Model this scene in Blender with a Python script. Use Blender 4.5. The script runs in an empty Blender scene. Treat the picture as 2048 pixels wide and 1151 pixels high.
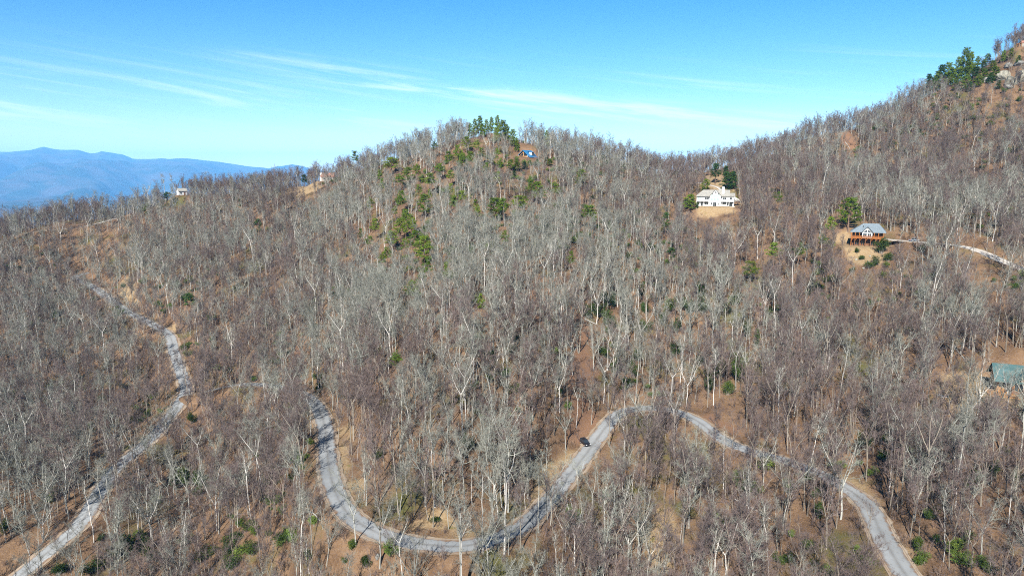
import bpy, math, random
import numpy as np
from mathutils import Vector

sc = bpy.context.scene
COL = sc.collection
R = math.radians

# ------------------------------------------------------------------ camera
FPX, W0, H0 = 1384.0, 2048.0, 1151.0        # focal length in photo pixels
PITCH = R(9.5)
CZ = 150.0                                  # camera height in world metres
cam_d = bpy.data.cameras.new('camera')
cam_d.sensor_width = 36.0
cam_d.lens = 36.0 * FPX / W0
cam_d.clip_start = 0.5
cam_d.clip_end = 90000.0
cam = bpy.data.objects.new('camera', cam_d)
COL.objects.link(cam)
cam.location = (0, 0, CZ)
cam.rotation_euler = (math.pi / 2 - PITCH, 0, 0)
sc.camera = cam

# ------------------------------------------------------------------ sun + sky
SUN_EL, SUN_AZ = R(38), R(17)               # light travels towards azimuth 17 deg right of the view
sd = bpy.data.lights.new('sun', 'SUN')
sd.energy = 5.0
sd.angle = R(0.53)
sd.color = (1.0, 0.965, 0.91)
sun = bpy.data.objects.new('sun', sd)
COL.objects.link(sun)
_d = Vector((math.sin(SUN_AZ) * math.cos(SUN_EL), math.cos(SUN_AZ) * math.cos(SUN_EL), -math.sin(SUN_EL)))
sun.rotation_euler = _d.to_track_quat('-Z', 'Y').to_euler()
sun.location = (-100, -300, 600)

world = bpy.data.worlds.new('World')
sc.world = world
world.use_nodes = True
nt = world.node_tree
nt.nodes.clear()
def N(tree, typ, **kw):
    n = tree.nodes.new(typ)
    for k, v in kw.items():
        setattr(n, k, v)
    return n
def M(tree, op, a=None, b=None, c=None):
    n = tree.nodes.new('ShaderNodeMath'); n.operation = op
    for i, v in enumerate((a, b, c)):
        if v is None: continue
        if isinstance(v, (int, float)): n.inputs[i].default_value = v
        else: tree.links.new(v, n.inputs[i])
    return n.outputs[0]
sky = N(nt, 'ShaderNodeTexSky', sky_type='NISHITA')
sky.sun_disc = False
sky.sun_elevation = SUN_EL
sky.sun_rotation = math.pi + SUN_AZ
sky.altitude = 1200
sky.air_density = 1.0
sky.dust_density = 0.3
sky.ozone_density = 2.0
geo = N(nt, 'ShaderNodeTexCoord')
sep = N(nt, 'ShaderNodeSeparateXYZ')
nt.links.new(geo.outputs['Generated'], sep.inputs[0])
az = M(nt, 'ARCTAN2', sep.outputs[0], sep.outputs[1])
el = M(nt, 'ARCSINE', sep.outputs[2])
def cirrus(tilt, su, sv, off, lo, hi, lo_e, mid_e, hi_e, rough=0.6):
    v = M(nt, 'MULTIPLY_ADD', az, tilt, el)
    comb = N(nt, 'ShaderNodeCombineXYZ')
    nt.links.new(M(nt, 'MULTIPLY', az, su), comb.inputs[0])
    nt.links.new(M(nt, 'MULTIPLY', v, sv), comb.inputs[1])
    comb.inputs[2].default_value = off
    nz = N(nt, 'ShaderNodeTexNoise')
    nz.inputs['Scale'].default_value = 1.0
    nz.inputs['Detail'].default_value = 7.0
    nz.inputs['Roughness'].default_value = rough
    nz.inputs['Distortion'].default_value = 0.35
    nt.links.new(comb.outputs[0], nz.inputs['Vector'])
    mr = N(nt, 'ShaderNodeMapRange', interpolation_type='SMOOTHSTEP')
    mr.inputs['From Min'].default_value = lo
    mr.inputs['From Max'].default_value = hi
    nt.links.new(nz.outputs['Fac'], mr.inputs['Value'])
    up = N(nt, 'ShaderNodeMapRange', interpolation_type='SMOOTHSTEP')
    up.inputs['From Min'].default_value = R(lo_e); up.inputs['From Max'].default_value = R(mid_e)
    nt.links.new(el, up.inputs['Value'])
    dn = N(nt, 'ShaderNodeMapRange', interpolation_type='SMOOTHSTEP')
    dn.inputs['From Min'].default_value = R(hi_e); dn.inputs['From Max'].default_value = R(mid_e)
    nt.links.new(el, dn.inputs['Value'])
    return M(nt, 'MULTIPLY', M(nt, 'MULTIPLY', mr.outputs[0], up.outputs[0]), dn.outputs[0])
c1 = cirrus(0.15, 4.2, 50.0, 23.4, 0.50, 0.74, 1.5, 4.5, 8.0)
c2 = cirrus(0.12, 3.0, 90.0, 9.7, 0.48, 0.80, 1.0, 6.0, 10.0, 0.55)
c3 = cirrus(0.115, 5.0, 70.0, 57.9, 0.40, 0.72, -5.0, 6.0, 17.0, 0.62)
azm = N(nt, 'ShaderNodeMapRange', interpolation_type='SMOOTHSTEP')
azm.inputs['From Min'].default_value = R(-26); azm.inputs['From Max'].default_value = R(-12)
nt.links.new(az, azm.inputs['Value'])
vb = M(nt, 'MULTIPLY_ADD', az, 0.115, el)              # one long thin band of cirrus
band = M(nt, 'POWER', 2.718, M(nt, 'MULTIPLY', M(nt, 'POWER', M(nt, 'DIVIDE', M(nt, 'SUBTRACT', vb, R(5.9)), R(0.75)), 2.0), -1.0))
cf = M(nt, 'ADD', M(nt, 'ADD', M(nt, 'MULTIPLY', c1, 0.45), M(nt, 'MULTIPLY', c2, 0.28)), M(nt, 'MULTIPLY', M(nt, 'MULTIPLY', c3, M(nt, 'MULTIPLY', band, azm.outputs[0])), 0.75))
cf = M(nt, 'MINIMUM', cf, 0.7)
hs = N(nt, 'ShaderNodeHueSaturation')
hs.inputs['Saturation'].default_value = 1.45
hs.inputs['Hue'].default_value = 0.499
nt.links.new(sky.outputs[0], hs.inputs['Color'])
mixc = N(nt, 'ShaderNodeMix', data_type='RGBA')
nt.links.new(cf, mixc.inputs['Factor'])
nt.links.new(hs.outputs[0], mixc.inputs['A'])
mixc.inputs['B'].default_value = (7.6, 8.6, 9.2, 1)
bg = N(nt, 'ShaderNodeBackground')
bg.inputs['Strength'].default_value = 0.0505
nt.links.new(mixc.outputs['Result'], bg.inputs['Color'])
wo = N(nt, 'ShaderNodeOutputWorld')
nt.links.new(bg.outputs[0], wo.inputs['Surface'])

sc.view_settings.view_transform = 'Standard'
sc.view_settings.look = 'None'
sc.view_settings.exposure = 1.65
sc.view_settings.gamma = 1.0
sc.view_settings.use_curve_mapping = False
cy = sc.cycles
cy.max_bounces = 4; cy.diffuse_bounces = 2; cy.glossy_bounces = 2
cy.transmission_bounces = 2; cy.transparent_max_bounces = 4; cy.volume_bounces = 0
cy.use_denoising = False
try:
    cy.denoiser = 'OPENIMAGEDENOISE'
    cy.denoising_input_passes = 'RGB_ALBEDO_NORMAL'
    cy.denoising_prefilter = 'ACCURATE'
except Exception:
    pass
cy.filter_width = 1.05
cy.caustics_reflective = False; cy.caustics_refractive = False

# ------------------------------------------------------------------ pixel <-> world
CP, SP = math.cos(PITCH), math.sin(PITCH)
def ray(px, py):
    u, v = (px - W0 / 2) / FPX, (H0 / 2 - py) / FPX
    return np.array([u, CP + v * SP, -SP + v * CP])
def at(px, py, Y):
    d = ray(px, py)
    return d * (Y / d[1]) + np.array([0, 0, CZ])
def to_px(p):
    x, y, z = p[..., 0], p[..., 1], p[..., 2] - CZ
    dep = y * CP - z * SP
    v = (y * SP + z * CP) / dep
    return W0 / 2 + FPX * x / dep, H0 / 2 - FPX * v, dep

# ------------------------------------------------------------------ numpy noise
def vnoise(x, y, seed):
    rs = np.random.RandomState(seed)
    T = rs.rand(256, 256)
    xi, yi = np.floor(x).astype(int), np.floor(y).astype(int)
    fx, fy = x - xi, y - yi
    fx = fx * fx * (3 - 2 * fx); fy = fy * fy * (3 - 2 * fy)
    a = T[xi % 256, yi % 256]; b = T[(xi + 1) % 256, yi % 256]
    c = T[xi % 256, (yi + 1) % 256]; d = T[(xi + 1) % 256, (yi + 1) % 256]
    return (a * (1 - fx) + b * fx) * (1 - fy) + (c * (1 - fx) + d * fx) * fy - 0.5
def fbm(x, y, seed, octs=4, gain=0.5):
    s = 0; a = 1.0
    for k in range(octs):
        s = s + a * vnoise(x * 2 ** k + 17.3 * k, y * 2 ** k + 5.1 * k, seed + k); a *= gain
    return s

# ------------------------------------------------------------------ terrain control points (photo pixel of the ground, distance)
RIDGE = [(-200,485,480),(0,470,490),(110,456,500),(220,434,510),(365,402,520),(500,395,525),(600,374,530),(650,366,532),(700,345,535),
         (760,325,540),(850,304,540),(920,287,535),(985,266,530),(1040,286,530),(1100,307,530),(1200,322,525),
         (1300,342,525),(1390,352,530),(1480,330,530),(1600,288,540),(1700,260,550),(1780,237,560),(1850,197,560),
         (1920,155,560),(1990,112,565),(2060,68,570),(2200,-5,570),(2400,-90,570)]
ROADS = {
 'road': [(2010,1400,108),(1900,1260,121),(1810,1142,137),(1765,1070,152),(1735,1010,168),(1690,972,179),(1640,946,189),(1560,920,200),
          (1490,900,207),(1440,875,216),(1395,842,231),(1350,822,240),(1300,814,243),(1250,818,240),(1228,832,234),(1205,862,224),
          (1175,905,211),(1130,962,193),(1090,1012,178),(1050,1050,165),(1000,1074,156),(940,1085,150),(880,1088,149),(800,1080,151),
          (740,1062,156),(695,1025,163),(668,975,177),(656,920,197),(652,870,217),(645,835,233),(630,806,248),(600,784,264),
          (540,770,283),(470,768,297),(400,776,305)],
 'lower_road': [(-120,1290,168),(-40,1215,176),(40,1146,186),(100,1100,195),(160,1045,206),(200,980,224),(235,935,241),(300,878,262),
          (345,825,285),(372,782,305),(362,745,319),(347,700,336),(338,668,350),(300,645,362),(250,620,380),(215,593,400),
          (180,570,420),(148,557,432),(158,548,438),(182,545,442)],
}
BODY = [(900,1250,133),(900,900,186),(900,700,238),(900,600,282),(900,500,333),(900,400,406),
        (1250,1000,197),(1250,1150,166),(1250,1300,140),(1250,700,284),(1250,600,322),(1250,500,370),(1250,400,440),
        (1100,800,222),(1090,700,250),(1100,600,296),(1090,500,352),(1090,400,430),(1160,760,245),
        (1430,412,425),(1430,500,365),(1430,600,318),(1430,700,283),(1430,1000,186),(1430,1150,160),(1430,1300,138),
        (1735,492,335),(1735,400,412),(1735,320,480),(1735,600,284),(1735,700,249),(1735,800,219),(1735,900,194),
        (1580,500,350),(1580,600,303),(1580,700,268),(1600,820,222),(1600,1060,166),(1600,1200,142),(1580,400,420),
        (1950,1000,161),(1960,1150,136),(2010,790,203),(2030,650,250),(2030,530,298),(2030,400,370),(2030,300,430),(2030,200,485),
        (1880,600,276),(1880,400,395),(1880,300,470),(2200,800,195),(2200,500,300),(2200,1100,140),(2200,250,440),
        (600,1150,172),(500,1100,192),(450,1000,222),(550,950,225),(600,1300,146),(450,900,255),(520,860,258),
        (0,1000,216),(0,800,302),(0,650,366),(0,550,422),(-200,900,250),(-200,700,340),(-200,560,420),(150,700,346),(150,850,286),
        (450,600,362),(450,500,430),(450,440,478),(600,600,349),(600,500,412),(600,430,468),(600,700,306),(500,690,322),(300,560,404),(300,480,460),
        (150,500,462),(750,700,268),(750,600,317),(750,500,378),(750,400,455),(750,850,208),(760,950,182),(880,1010,163),(1000,1000,176),(1000,900,196)]
def subdiv(pts, n):
    """Catmull-Rom through world points."""
    P = [np.array(p, float) for p in pts]
    P = [2 * P[0] - P[1]] + P + [2 * P[-1] - P[-2]]
    out = []
    for i in range(1, len(P) - 2):
        a, b, c, d = P[i - 1], P[i], P[i + 1], P[i + 2]
        for k in range(n):
            t = k / n
            out.append(0.5 * (2 * b + (c - a) * t + (2 * a - 5 * b + 4 * c - d) * t * t + (3 * b - 3 * c + d - a) * t ** 3))
    out.append(P[-2])
    return np.array(out)
def resample(p, step):
    seg = np.linalg.norm(np.diff(p, axis=0), axis=1)
    s = np.concatenate([[0], np.cumsum(seg)])
    t = np.arange(0, s[-1], step)
    return np.stack([np.interp(t, s, p[:, k]) for k in range(3)], 1)
def smooth(p, n):
    q = p.copy()
    for _ in range(n):
        q[1:-1] = 0.25 * q[:-2] + 0.5 * q[1:-1] + 0.25 * q[2:]
    return q
CTRL = [at(*c) for c in RIDGE + BODY]
ridge_w = [at(*c) for c in RIDGE]
for p in ridge_w:                                       # the far side of the ridge falls away
    CTRL.append(np.array([p[0] * 1.22, p[1] * 1.22, p[2] - 45 - 0.25 * max(0, p[2] - CZ)]))
    CTRL.append(np.array([p[0] * 1.6, p[1] * 1.6, p[2] - 140 - 0.5 * max(0, p[2] - CZ)]))
lines = {}
for k, pts in ROADS.items():
    w = [at(*c) for c in pts]
    CTRL += w[::2]
    lines[k] = w
CTRL = np.array(CTRL)
def tps_fit(C, lam=8.0):
    xy = C[:, :2] / 100.0
    n = len(C)
    r2 = ((xy[:, None] - xy[None]) ** 2).sum(-1)
    K = 0.5 * r2 * np.log(r2 + 1e-9) + np.eye(n) * lam * 1e-3
    P = np.hstack([np.ones((n, 1)), xy])
    A = np.block([[K, P], [P.T, np.zeros((3, 3))]])
    return xy, np.linalg.solve(A, np.concatenate([C[:, 2], np.zeros(3)]))
TX, TW = tps_fit(CTRL)
def tps(x, y):
    x = np.asarray(x, float) / 100; y = np.asarray(y, float) / 100
    s = TW[-3] + TW[-2] * x + TW[-1] * y
    for (a, b), w in zip(TX, TW[:-3]):
        r2 = (x - a) ** 2 + (y - b) ** 2
        s = s + w * 0.5 * r2 * np.log(r2 + 1e-9)
    return s
GS = 2.0
GX = np.arange(-620, 700 + GS, GS)
GY = np.arange(50, 900 + GS, GS)
XX, YY = np.meshgrid(GX, GY)                             # [iy, ix]
ZZ = tps(XX, YY)
ZZ = ZZ + 5.0 * fbm(XX / 62, YY / 80, 11, 3) + 5.5 * fbm(XX / 36 + 0.15 * YY / 36, YY / 130, 21, 2) + 1.6 * fbm(XX / 14, YY / 14, 31, 3)
# where the road lies: keep its measured line, smooth its grade
road_pts = {}
for k, w in lines.items():
    p = smooth(resample(subdiv(w, 10), 2.0), 4)
    z = p[:, 2].copy()
    for _ in range(60):
        z[1:-1] = 0.25 * z[:-2] + 0.5 * z[1:-1] + 0.25 * z[2:]
    p[:, 2] = z
    road_pts[k] = p
_end = road_pts['road'][-1]
_j = np.argmin(np.linalg.norm(road_pts['lower_road'][:, :2] - _end[:2], axis=1))
road_pts['road'][-12:, 2] += np.linspace(0, 1, 12) * (road_pts['lower_road'][_j, 2] - _end[2])
DRIVES = {
 'driveway': [(1772,478,338),(1800,480,336),(1830,486,333),(1870,489,329),(1920,496,323),(1965,508,313),(2010,530,300),(2060,556,290),(2130,600,275)],
 'gravel_drive': [(1395,352,470),(1418,357,462),(1440,362,455),(1446,368,448),(1464,380,438),(1478,396,430)],
 'gravel_track': [(30,462,478),(75,461,482),(130,455,486),(185,441,494),(235,428,506)],
 'gravel_lane': [(1880,775,210),(1920,772,210),(1950,775,208),(1985,790,203)],
 'upper_track': [(1590,372,438),(1640,378,434),(1700,394,424),(1735,402,416),(1760,410,408)],
}
WID = {'road': 2.7, 'lower_road': 2.7, 'driveway': 3.2, 'gravel_drive': 1.9, 'gravel_track': 1.8, 'gravel_lane': 1.8, 'upper_track': 1.8}
def zbil(Z, x, y):
    fx = np.clip((np.asarray(x, float) - GX[0]) / GS, 0, len(GX) - 1.001)
    fy = np.clip((np.asarray(y, float) - GY[0]) / GS, 0, len(GY) - 1.001)
    i, j = fx.astype(int), fy.astype(int)
    a, b = fx - i, fy - j
    return (Z[j, i] * (1 - a) + Z[j, i + 1] * a) * (1 - b) + (Z[j + 1, i] * (1 - a) + Z[j + 1, i + 1] * a) * b
def hit(px, py, Z=None, y0=90.0, y1=800.0):
    """Where the ray through a photo pixel meets the hillside."""
    Z = ZZ if Z is None else Z
    d = ray(px, py); d = d / d[1]
    ys = np.arange(y0, y1, 0.7)
    zs = CZ + d[2] * ys
    g = zbil(Z, d[0] * ys, ys)
    k = np.nonzero(zs < g)[0]
    if len(k) == 0:
        k = [np.argmin(zs - g)]
    y = ys[k[0]]
    return np.array([d[0] * y, y, float(zbil(Z, d[0] * y, y))])
for k, pts in DRIVES.items():
    w = np.array([at(*c) for c in pts])
    p = smooth(resample(subdiv(w, 10), 2.0), 4)
    p[:, 2] = 0.4 * p[:, 2] + 0.6 * zbil(ZZ, p[:, 0], p[:, 1])
    z = p[:, 2].copy()
    for _ in range(40):
        z[1:-1] = 0.25 * z[:-2] + 0.5 * z[1:-1] + 0.25 * z[2:]
    p[:, 2] = z
    road_pts[k] = p
ROADD = np.full(XX.shape, 1e9)
def carve(p, flat, blend):
    """Cut and fill the hillside to a level bench along a line."""
    global ZZ
    x0, x1, y0, y1 = p[:, 0].min() - 30, p[:, 0].max() + 30, p[:, 1].min() - 30, p[:, 1].max() + 30
    i0, i1 = np.searchsorted(GX, [x0, x1]); j0, j1 = np.searchsorted(GY, [y0, y1])
    sx, sy = XX[j0:j1, i0:i1], YY[j0:j1, i0:i1]
    best = np.full(sx.shape, 1e9); zb = np.zeros(sx.shape)
    for a, b in zip(p[:-1], p[1:]):
        ab = b[:2] - a[:2]; L2 = (ab ** 2).sum() + 1e-9
        t = np.clip(((sx - a[0]) * ab[0] + (sy - a[1]) * ab[1]) / L2, 0, 1)
        d = np.hypot(sx - a[0] - t * ab[0], sy - a[1] - t * ab[1])
        m = d < best
        best[m] = d[m]; zb[m] = (a[2] + t * (b[2] - a[2]))[m]
    w = np.clip(1 - (best - flat) / blend, 0, 1); w = w * w * (3 - 2 * w)
    ZZ[j0:j1, i0:i1] = ZZ[j0:j1, i0:i1] * (1 - w) + (zb - 0.12) * w
    ROADD[j0:j1, i0:i1] = np.minimum(ROADD[j0:j1, i0:i1], best)
for k in DRIVES:
    carve(road_pts[k], WID[k] + 1.0, 5.0)
for k in ('lower_road', 'road'):
    carve(road_pts[k], 4.4, 9.0)
# level pads for the houses: name -> centre pixel, distance, half sizes, yaw
PADS = {'white': ((1430,412,425), 17, 12), 'deck': ((1733,492,335), 12, 10), 'blue': ((1047,322,500), 9, 8), 'teal': ((2046,790,203), 13, 9),
        'shed': ((366,390,512), 5, 4), 'ridgehouse': ((655,362,528), 7, 6), 'stone': ((2056,94,532), 8, 4)}
PADW = {}
for k, (c, hx, hy) in PADS.items():
    p = at(*c)
    PADW[k] = p
    d = np.maximum(np.abs(XX - p[0]) - hx, np.abs(YY - (p[1] + hy * 0.6)) - hy)
    w = np.clip(1 - d / 7.0, 0, 1); w = w * w * (3 - 2 * w)
    ZZ = ZZ * (1 - w) + p[2] * w
# hem: the sheet dives below the valley at its edges
edge = np.minimum(np.minimum(XX - GX[0], GX[-1] - XX), np.minimum(YY - GY[0], GY[-1] - YY))
we = np.clip(1 - edge / 70.0, 0, 1) ** 2
ZZ = ZZ * (1 - we) + (CZ - 330) * we
def ground(x, y):
    return zbil(ZZ, x, y)

# ------------------------------------------------------------------ materials
MATS = {}
def mat(name, col, rough=0.9, noise=None, spec=0.2, metallic=0.0, bump=None, rand=0.0):
    """col: linear colour; noise: (scale, col2, detail, lo, hi); rand: brightness spread between copies."""
    m = bpy.data.materials.new(name); m.use_nodes = True
    t = m.node_tree; b = t.nodes['Principled BSDF']
    b.inputs['Base Color'].default_value = (*col, 1); b.inputs['Roughness'].default_value = rough
    b.inputs['Specular IOR Level'].default_value = spec; b.inputs['Metallic'].default_value = metallic
    out = None
    if noise or bump:
        tc = N(t, 'ShaderNodeTexCoord')
    if noise:
        sca, col2, det, lo, hi = noise
        nz = N(t, 'ShaderNodeTexNoise'); nz.inputs['Scale'].default_value = sca; nz.inputs['Detail'].default_value = det
        t.links.new(tc.outputs['Object'], nz.inputs['Vector'])
        mr = N(t, 'ShaderNodeMapRange'); mr.inputs['From Min'].default_value = lo; mr.inputs['From Max'].default_value = hi
        t.links.new(nz.outputs['Fac'], mr.inputs['Value'])
        mx = N(t, 'ShaderNodeMix', data_type='RGBA')
        mx.inputs['A'].default_value = (*col, 1); mx.inputs['B'].default_value = (*col2, 1)
        t.links.new(mr.outputs[0], mx.inputs['Factor'])
        out = mx.outputs['Result']
        t.links.new(out, b.inputs['Base Color'])
    if rand:
        oi = N(t, 'ShaderNodeObjectInfo')
        hv = N(t, 'ShaderNodeHueSaturation')
        mr = N(t, 'ShaderNodeMapRange'); mr.inputs['To Min'].default_value = 1 - rand; mr.inputs['To Max'].default_value = 1 + rand
        t.links.new(oi.outputs['Random'], mr.inputs['Value'])
        t.links.new(mr.outputs[0], hv.inputs['Value'])
        if out is None: hv.inputs['Color'].default_value = (*col, 1)
        else: t.links.new(out, hv.inputs['Color'])
        t.links.new(hv.outputs[0], b.inputs['Base Color'])
    if bump:
        nz = N(t, 'ShaderNodeTexNoise'); nz.inputs['Scale'].default_value = bump[0]; nz.inputs['Detail'].default_value = 4
        t.links.new(tc.outputs['Object'], nz.inputs['Vector'])
        bp = N(t, 'ShaderNodeBump'); bp.inputs['Strength'].default_value = bump[1]; bp.inputs['Distance'].default_value = bump[2]
        t.links.new(nz.outputs['Fac'], bp.inputs['Height']); t.links.new(bp.outputs[0], b.inputs['Normal'])
    MATS[name] = m
    return m

def ground_material():
    m = bpy.data.materials.new('leaf_litter'); m.use_nodes = True
    t = m.node_tree; b = t.nodes['Principled BSDF']
    b.inputs['Roughness'].default_value = 1.0; b.inputs['Specular IOR Level'].default_value = 0.05
    tc = N(t, 'ShaderNodeTexCoord')
    def noise(scale, detail=5, rough=0.6):
        nz = N(t, 'ShaderNodeTexNoise'); nz.inputs['Scale'].default_value = scale; nz.inputs['Detail'].default_value = detail
        nz.inputs['Roughness'].default_value = rough
        t.links.new(tc.outputs['Object'], nz.inputs['Vector']); return nz.outputs['Fac']
    def mix(f, a, bb, lo=None, hi=None):
        if lo is not None:
            mr = N(t, 'ShaderNodeMapRange', interpolation_type='SMOOTHSTEP'); mr.inputs['From Min'].default_value = lo; mr.inputs['From Max'].default_value = hi
            t.links.new(f, mr.inputs['Value']); f = mr.outputs[0]
        x = N(t, 'ShaderNodeMix', data_type='RGBA'); t.links.new(f, x.inputs['Factor'])
        for s, v in (('A', a), ('B', bb)):
            if isinstance(v, tuple): x.inputs[s].default_value = (*v, 1)
            else: t.links.new(v, x.inputs[s])
        return x.outputs['Result']
    c = mix(noise(0.11, 6), (0.082, 0.049, 0.028), (0.133, 0.083, 0.048), 0.35, 0.65)
    c = mix(noise(1.3, 6, 0.7), c, (0.179, 0.125, 0.079), 0.5, 0.8)
    c = mix(noise(2.1, 5, 0.7), c, (0.036, 0.023, 0.015), 0.52, 0.74)
    c = mix(noise(0.045, 4), c, (0.065, 0.061, 0.021), 0.52, 0.70)
    at_ = N(t, 'ShaderNodeAttribute'); at_.attribute_name = 'grass'
    gcol = mix(noise(0.9, 6, 0.7), (0.161, 0.106, 0.055), (0.212, 0.157, 0.091), 0.3, 0.7)
    gcol = mix(noise(0.35, 4), gcol, (0.110, 0.095, 0.029), 0.60, 0.75)
    gf = M(t, 'MULTIPLY', at_.outputs['Fac'], M(t, 'ADD', 0.45, noise(0.5, 5)))
    c = mix(gf, c, gcol, 0.25, 0.75)
    at2 = N(t, 'ShaderNodeAttribute'); at2.attribute_name = 'bare'
    c = mix(M(t, 'MULTIPLY', at2.outputs['Fac'], M(t, 'ADD', 0.5, noise(0.6, 5))), c, (0.139, 0.080, 0.048), 0.25, 0.8)
    t.links.new(c, b.inputs['Base Color'])
    bp = N(t, 'ShaderNodeBump'); bp.inputs['Strength'].default_value = 0.8; bp.inputs['Distance'].default_value = 0.5
    t.links.new(noise(1.6, 6, 0.7), bp.inputs['Height']); t.links.new(bp.outputs[0], b.inputs['Normal'])
    return m

# ------------------------------------------------------------------ mesh helpers
def new_mesh(name, V, F, mats=(), mi=None):
    me = bpy.data.meshes.new(name)
    me.from_pydata(V if isinstance(V, list) else V.tolist(), [], F if isinstance(F, list) else F.tolist())
    for m in mats: me.materials.append(m)
    if mi is not None: me.polygons.foreach_set('material_index', np.asarray(mi, dtype=np.int32))
    me.update()
    return me
def link(name, me, parent=None, loc=None):
    o = bpy.data.objects.new(name, me); COL.objects.link(o)
    if parent: o.parent = parent
    if loc is not None: o.location = [float(v) for v in loc]
    return o
def tag(o, label=None, cat=None, group=None, kind=None):
    if label: o['label'] = label
    if cat: o['category'] = cat
    if group: o['group'] = group
    if kind: o['kind'] = kind
    return o
def thing(name, label, cat, loc, rz=0.0, group=None, scale=1.0):
    o = bpy.data.objects.new(name, None); COL.objects.link(o)
    o.location = [float(v) for v in loc]; o.rotation_euler = (0, 0, rz); o.scale = (scale,) * 3
    o.empty_display_size = 0.5
    return tag(o, label, cat, group)
class MB:
    def __init__(s): s.V, s.F = [], []
    def box(s, x0, x1, y0, y1, z0, z1):
        n = len(s.V)
        s.V += [(x0,y0,z0),(x1,y0,z0),(x1,y1,z0),(x0,y1,z0),(x0,y0,z1),(x1,y0,z1),(x1,y1,z1),(x0,y1,z1)]
        s.F += [tuple(n + i for i in f) for f in ((0,3,2,1),(4,5,6,7),(0,1,5,4),(1,2,6,5),(2,3,7,6),(3,0,4,7))]
        return s
    def poly(s, pts):
        n = len(s.V); s.V += [tuple(p) for p in pts]; s.F.append(tuple(range(n, n + len(pts)))); return s
    def slab(s, pts, off):
        """A thick plate: polygon pts and the same polygon moved by off."""
        n = len(s.V); k = len(pts)
        s.V += [tuple(p) for p in pts] + [tuple(p[i] + off[i] for i in range(3)) for p in pts]
        s.F.append(tuple(range(n, n + k))); s.F.append(tuple(range(n + 2 * k - 1, n + k - 1, -1)))
        for i in range(k):
            j = (i + 1) % k
            s.F.append((n + i, n + k + i, n + k + j, n + j))
        return s
    def beam(s, a, b, w):
        a, b = Vector(a), Vector(b); d = (b - a).normalized()
        u = d.orthogonal().normalized() * w; v = d.cross(u.normalized()) * w
        n = len(s.V)
        for p in (a, b):
            for su, sv in ((-1,-1),(1,-1),(1,1),(-1,1)): s.V.append(tuple(p + u * su + v * sv))
        s.F += [tuple(n + i for i in f) for f in ((0,3,2,1),(4,5,6,7),(0,1,5,4),(1,2,6,5),(2,3,7,6),(3,0,4,7))]
        return s
    def cyl(s, c, axis, r, h, n=14):
        a = Vector(axis).normalized(); u = a.orthogonal().normalized(); v = a.cross(u); c = Vector(c)
        k = len(s.V)
        for e in (-0.5, 0.5):
            for i in range(n):
                t = 2 * math.pi * i / n
                s.V.append(tuple(c + a * (h * e) + u * (r * math.cos(t)) + v * (r * math.sin(t))))
        for i in range(n):
            j = (i + 1) % n
            s.F.append((k + i, k + j, k + n + j, k + n + i))
        s.F.append(tuple(range(k + n - 1, k - 1, -1))); s.F.append(tuple(range(k + n, k + 2 * n)))
        return s
    def build(s, name, m, parent=None, loc=None, smooth=False):
        me = new_mesh(name, s.V, s.F, (m,) if m else ())
        if smooth: me.polygons.foreach_set('use_smooth', [True] * len(me.polygons))
        return link(name, me, parent, loc)

# ------------------------------------------------------------------ the hillside
def inpoly(x, y, poly):
    r = np.zeros(np.shape(x), bool); n = len(poly)
    for i in range(n):
        (x1, y1), (x2, y2) = poly[i], poly[(i + 1) % n]
        c = ((y1 > y) != (y2 > y)) & (x < (x2 - x1) * (y - y1) / (y2 - y1 + 1e-12) + x1)
        r ^= c
    return r
def world_poly(pxs):
    return [tuple(hit(*p)[:2]) for p in pxs]
CLEAR = {                                              # clearings: outline in ground pixels of the photo, then kept as world polygons
 'lawn_white': [(1392,408),(1472,408),(1474,424),(1450,432),(1410,430),(1390,420)],
 'behind_white': [(1412,350),(1462,352),(1470,385),(1415,380)],
 'lawn_deck': [(1696,490),(1770,488),(1774,506),(1748,530),(1704,534),(1694,516)],
 'yard_deck': [(1660,478),(1700,470),(1700,500),(1668,498)],
 'park_deck': [(1765,470),(1830,470),(1840,492),(1770,498)],
 'gully': [(1140,690),(1180,680),(1190,760),(1195,830),(1180,880),(1120,900),(1140,830),(1135,760)],
 'bank': [(1080,930),(1150,900),(1160,925),(1080,1010),(1055,1000)],
 'bank2': [(1395,825),(1440,820),(1490,870),(1500,892),(1430,860)],
 'bank3': [(1700,930),(1730,960),(1790,1080),(1860,1150),(1820,1150),(1760,1050),(1700,970)],
 'bank4': [(672,830),(690,840),(700,930),(740,1010),(700,1000),(672,930)],
 'bank5': [(810,1050),(870,1042),(960,1048),(1000,1064),(880,1076),(810,1068)],
 'grassy': [(1295,1010),(1335,1010),(1340,1151),(1290,1151)],
 'knob': [(575,372),(640,360),(640,385),(590,398),(565,392)],
 'slide': [(1672,262),(1708,258),(1712,305),(1680,300)],
 'teal_yard': [(1880,755),(1960,745),(2048,790),(2048,830),(1930,835),(1880,800)],
 'bare_a': [(590,680),(625,670),(620,720),(585,715)],
 'bare_b': [(1050,560),(1130,555),(1150,620),(1080,650),(1040,610)],
 'bare_c': [(1140,620),(1190,640),(1190,690),(1150,690)],
 'patch_d': [(230,560),(275,570),(290,600),(250,600)],
 'patch_e': [(318,650),(350,655),(356,675),(335,680)],
 'crag': [(1998,122),(2030,114),(2056,116),(2056,172),(2000,172)],
 'bluetop': [(1028,300),(1045,280),(1060,290),(1072,318),(1030,322)],
}
CW = {k: world_poly(v) for k, v in CLEAR.items()}
WX = XX + 7 * fbm(XX / 9, YY / 9, 91, 3); WY = YY + 9 * fbm(XX / 9, YY / 9, 95, 3)     # ragged edges
GR = np.clip(1 - (ROADD - 2.6) / 3.2, 0, 1) * 0.95
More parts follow.
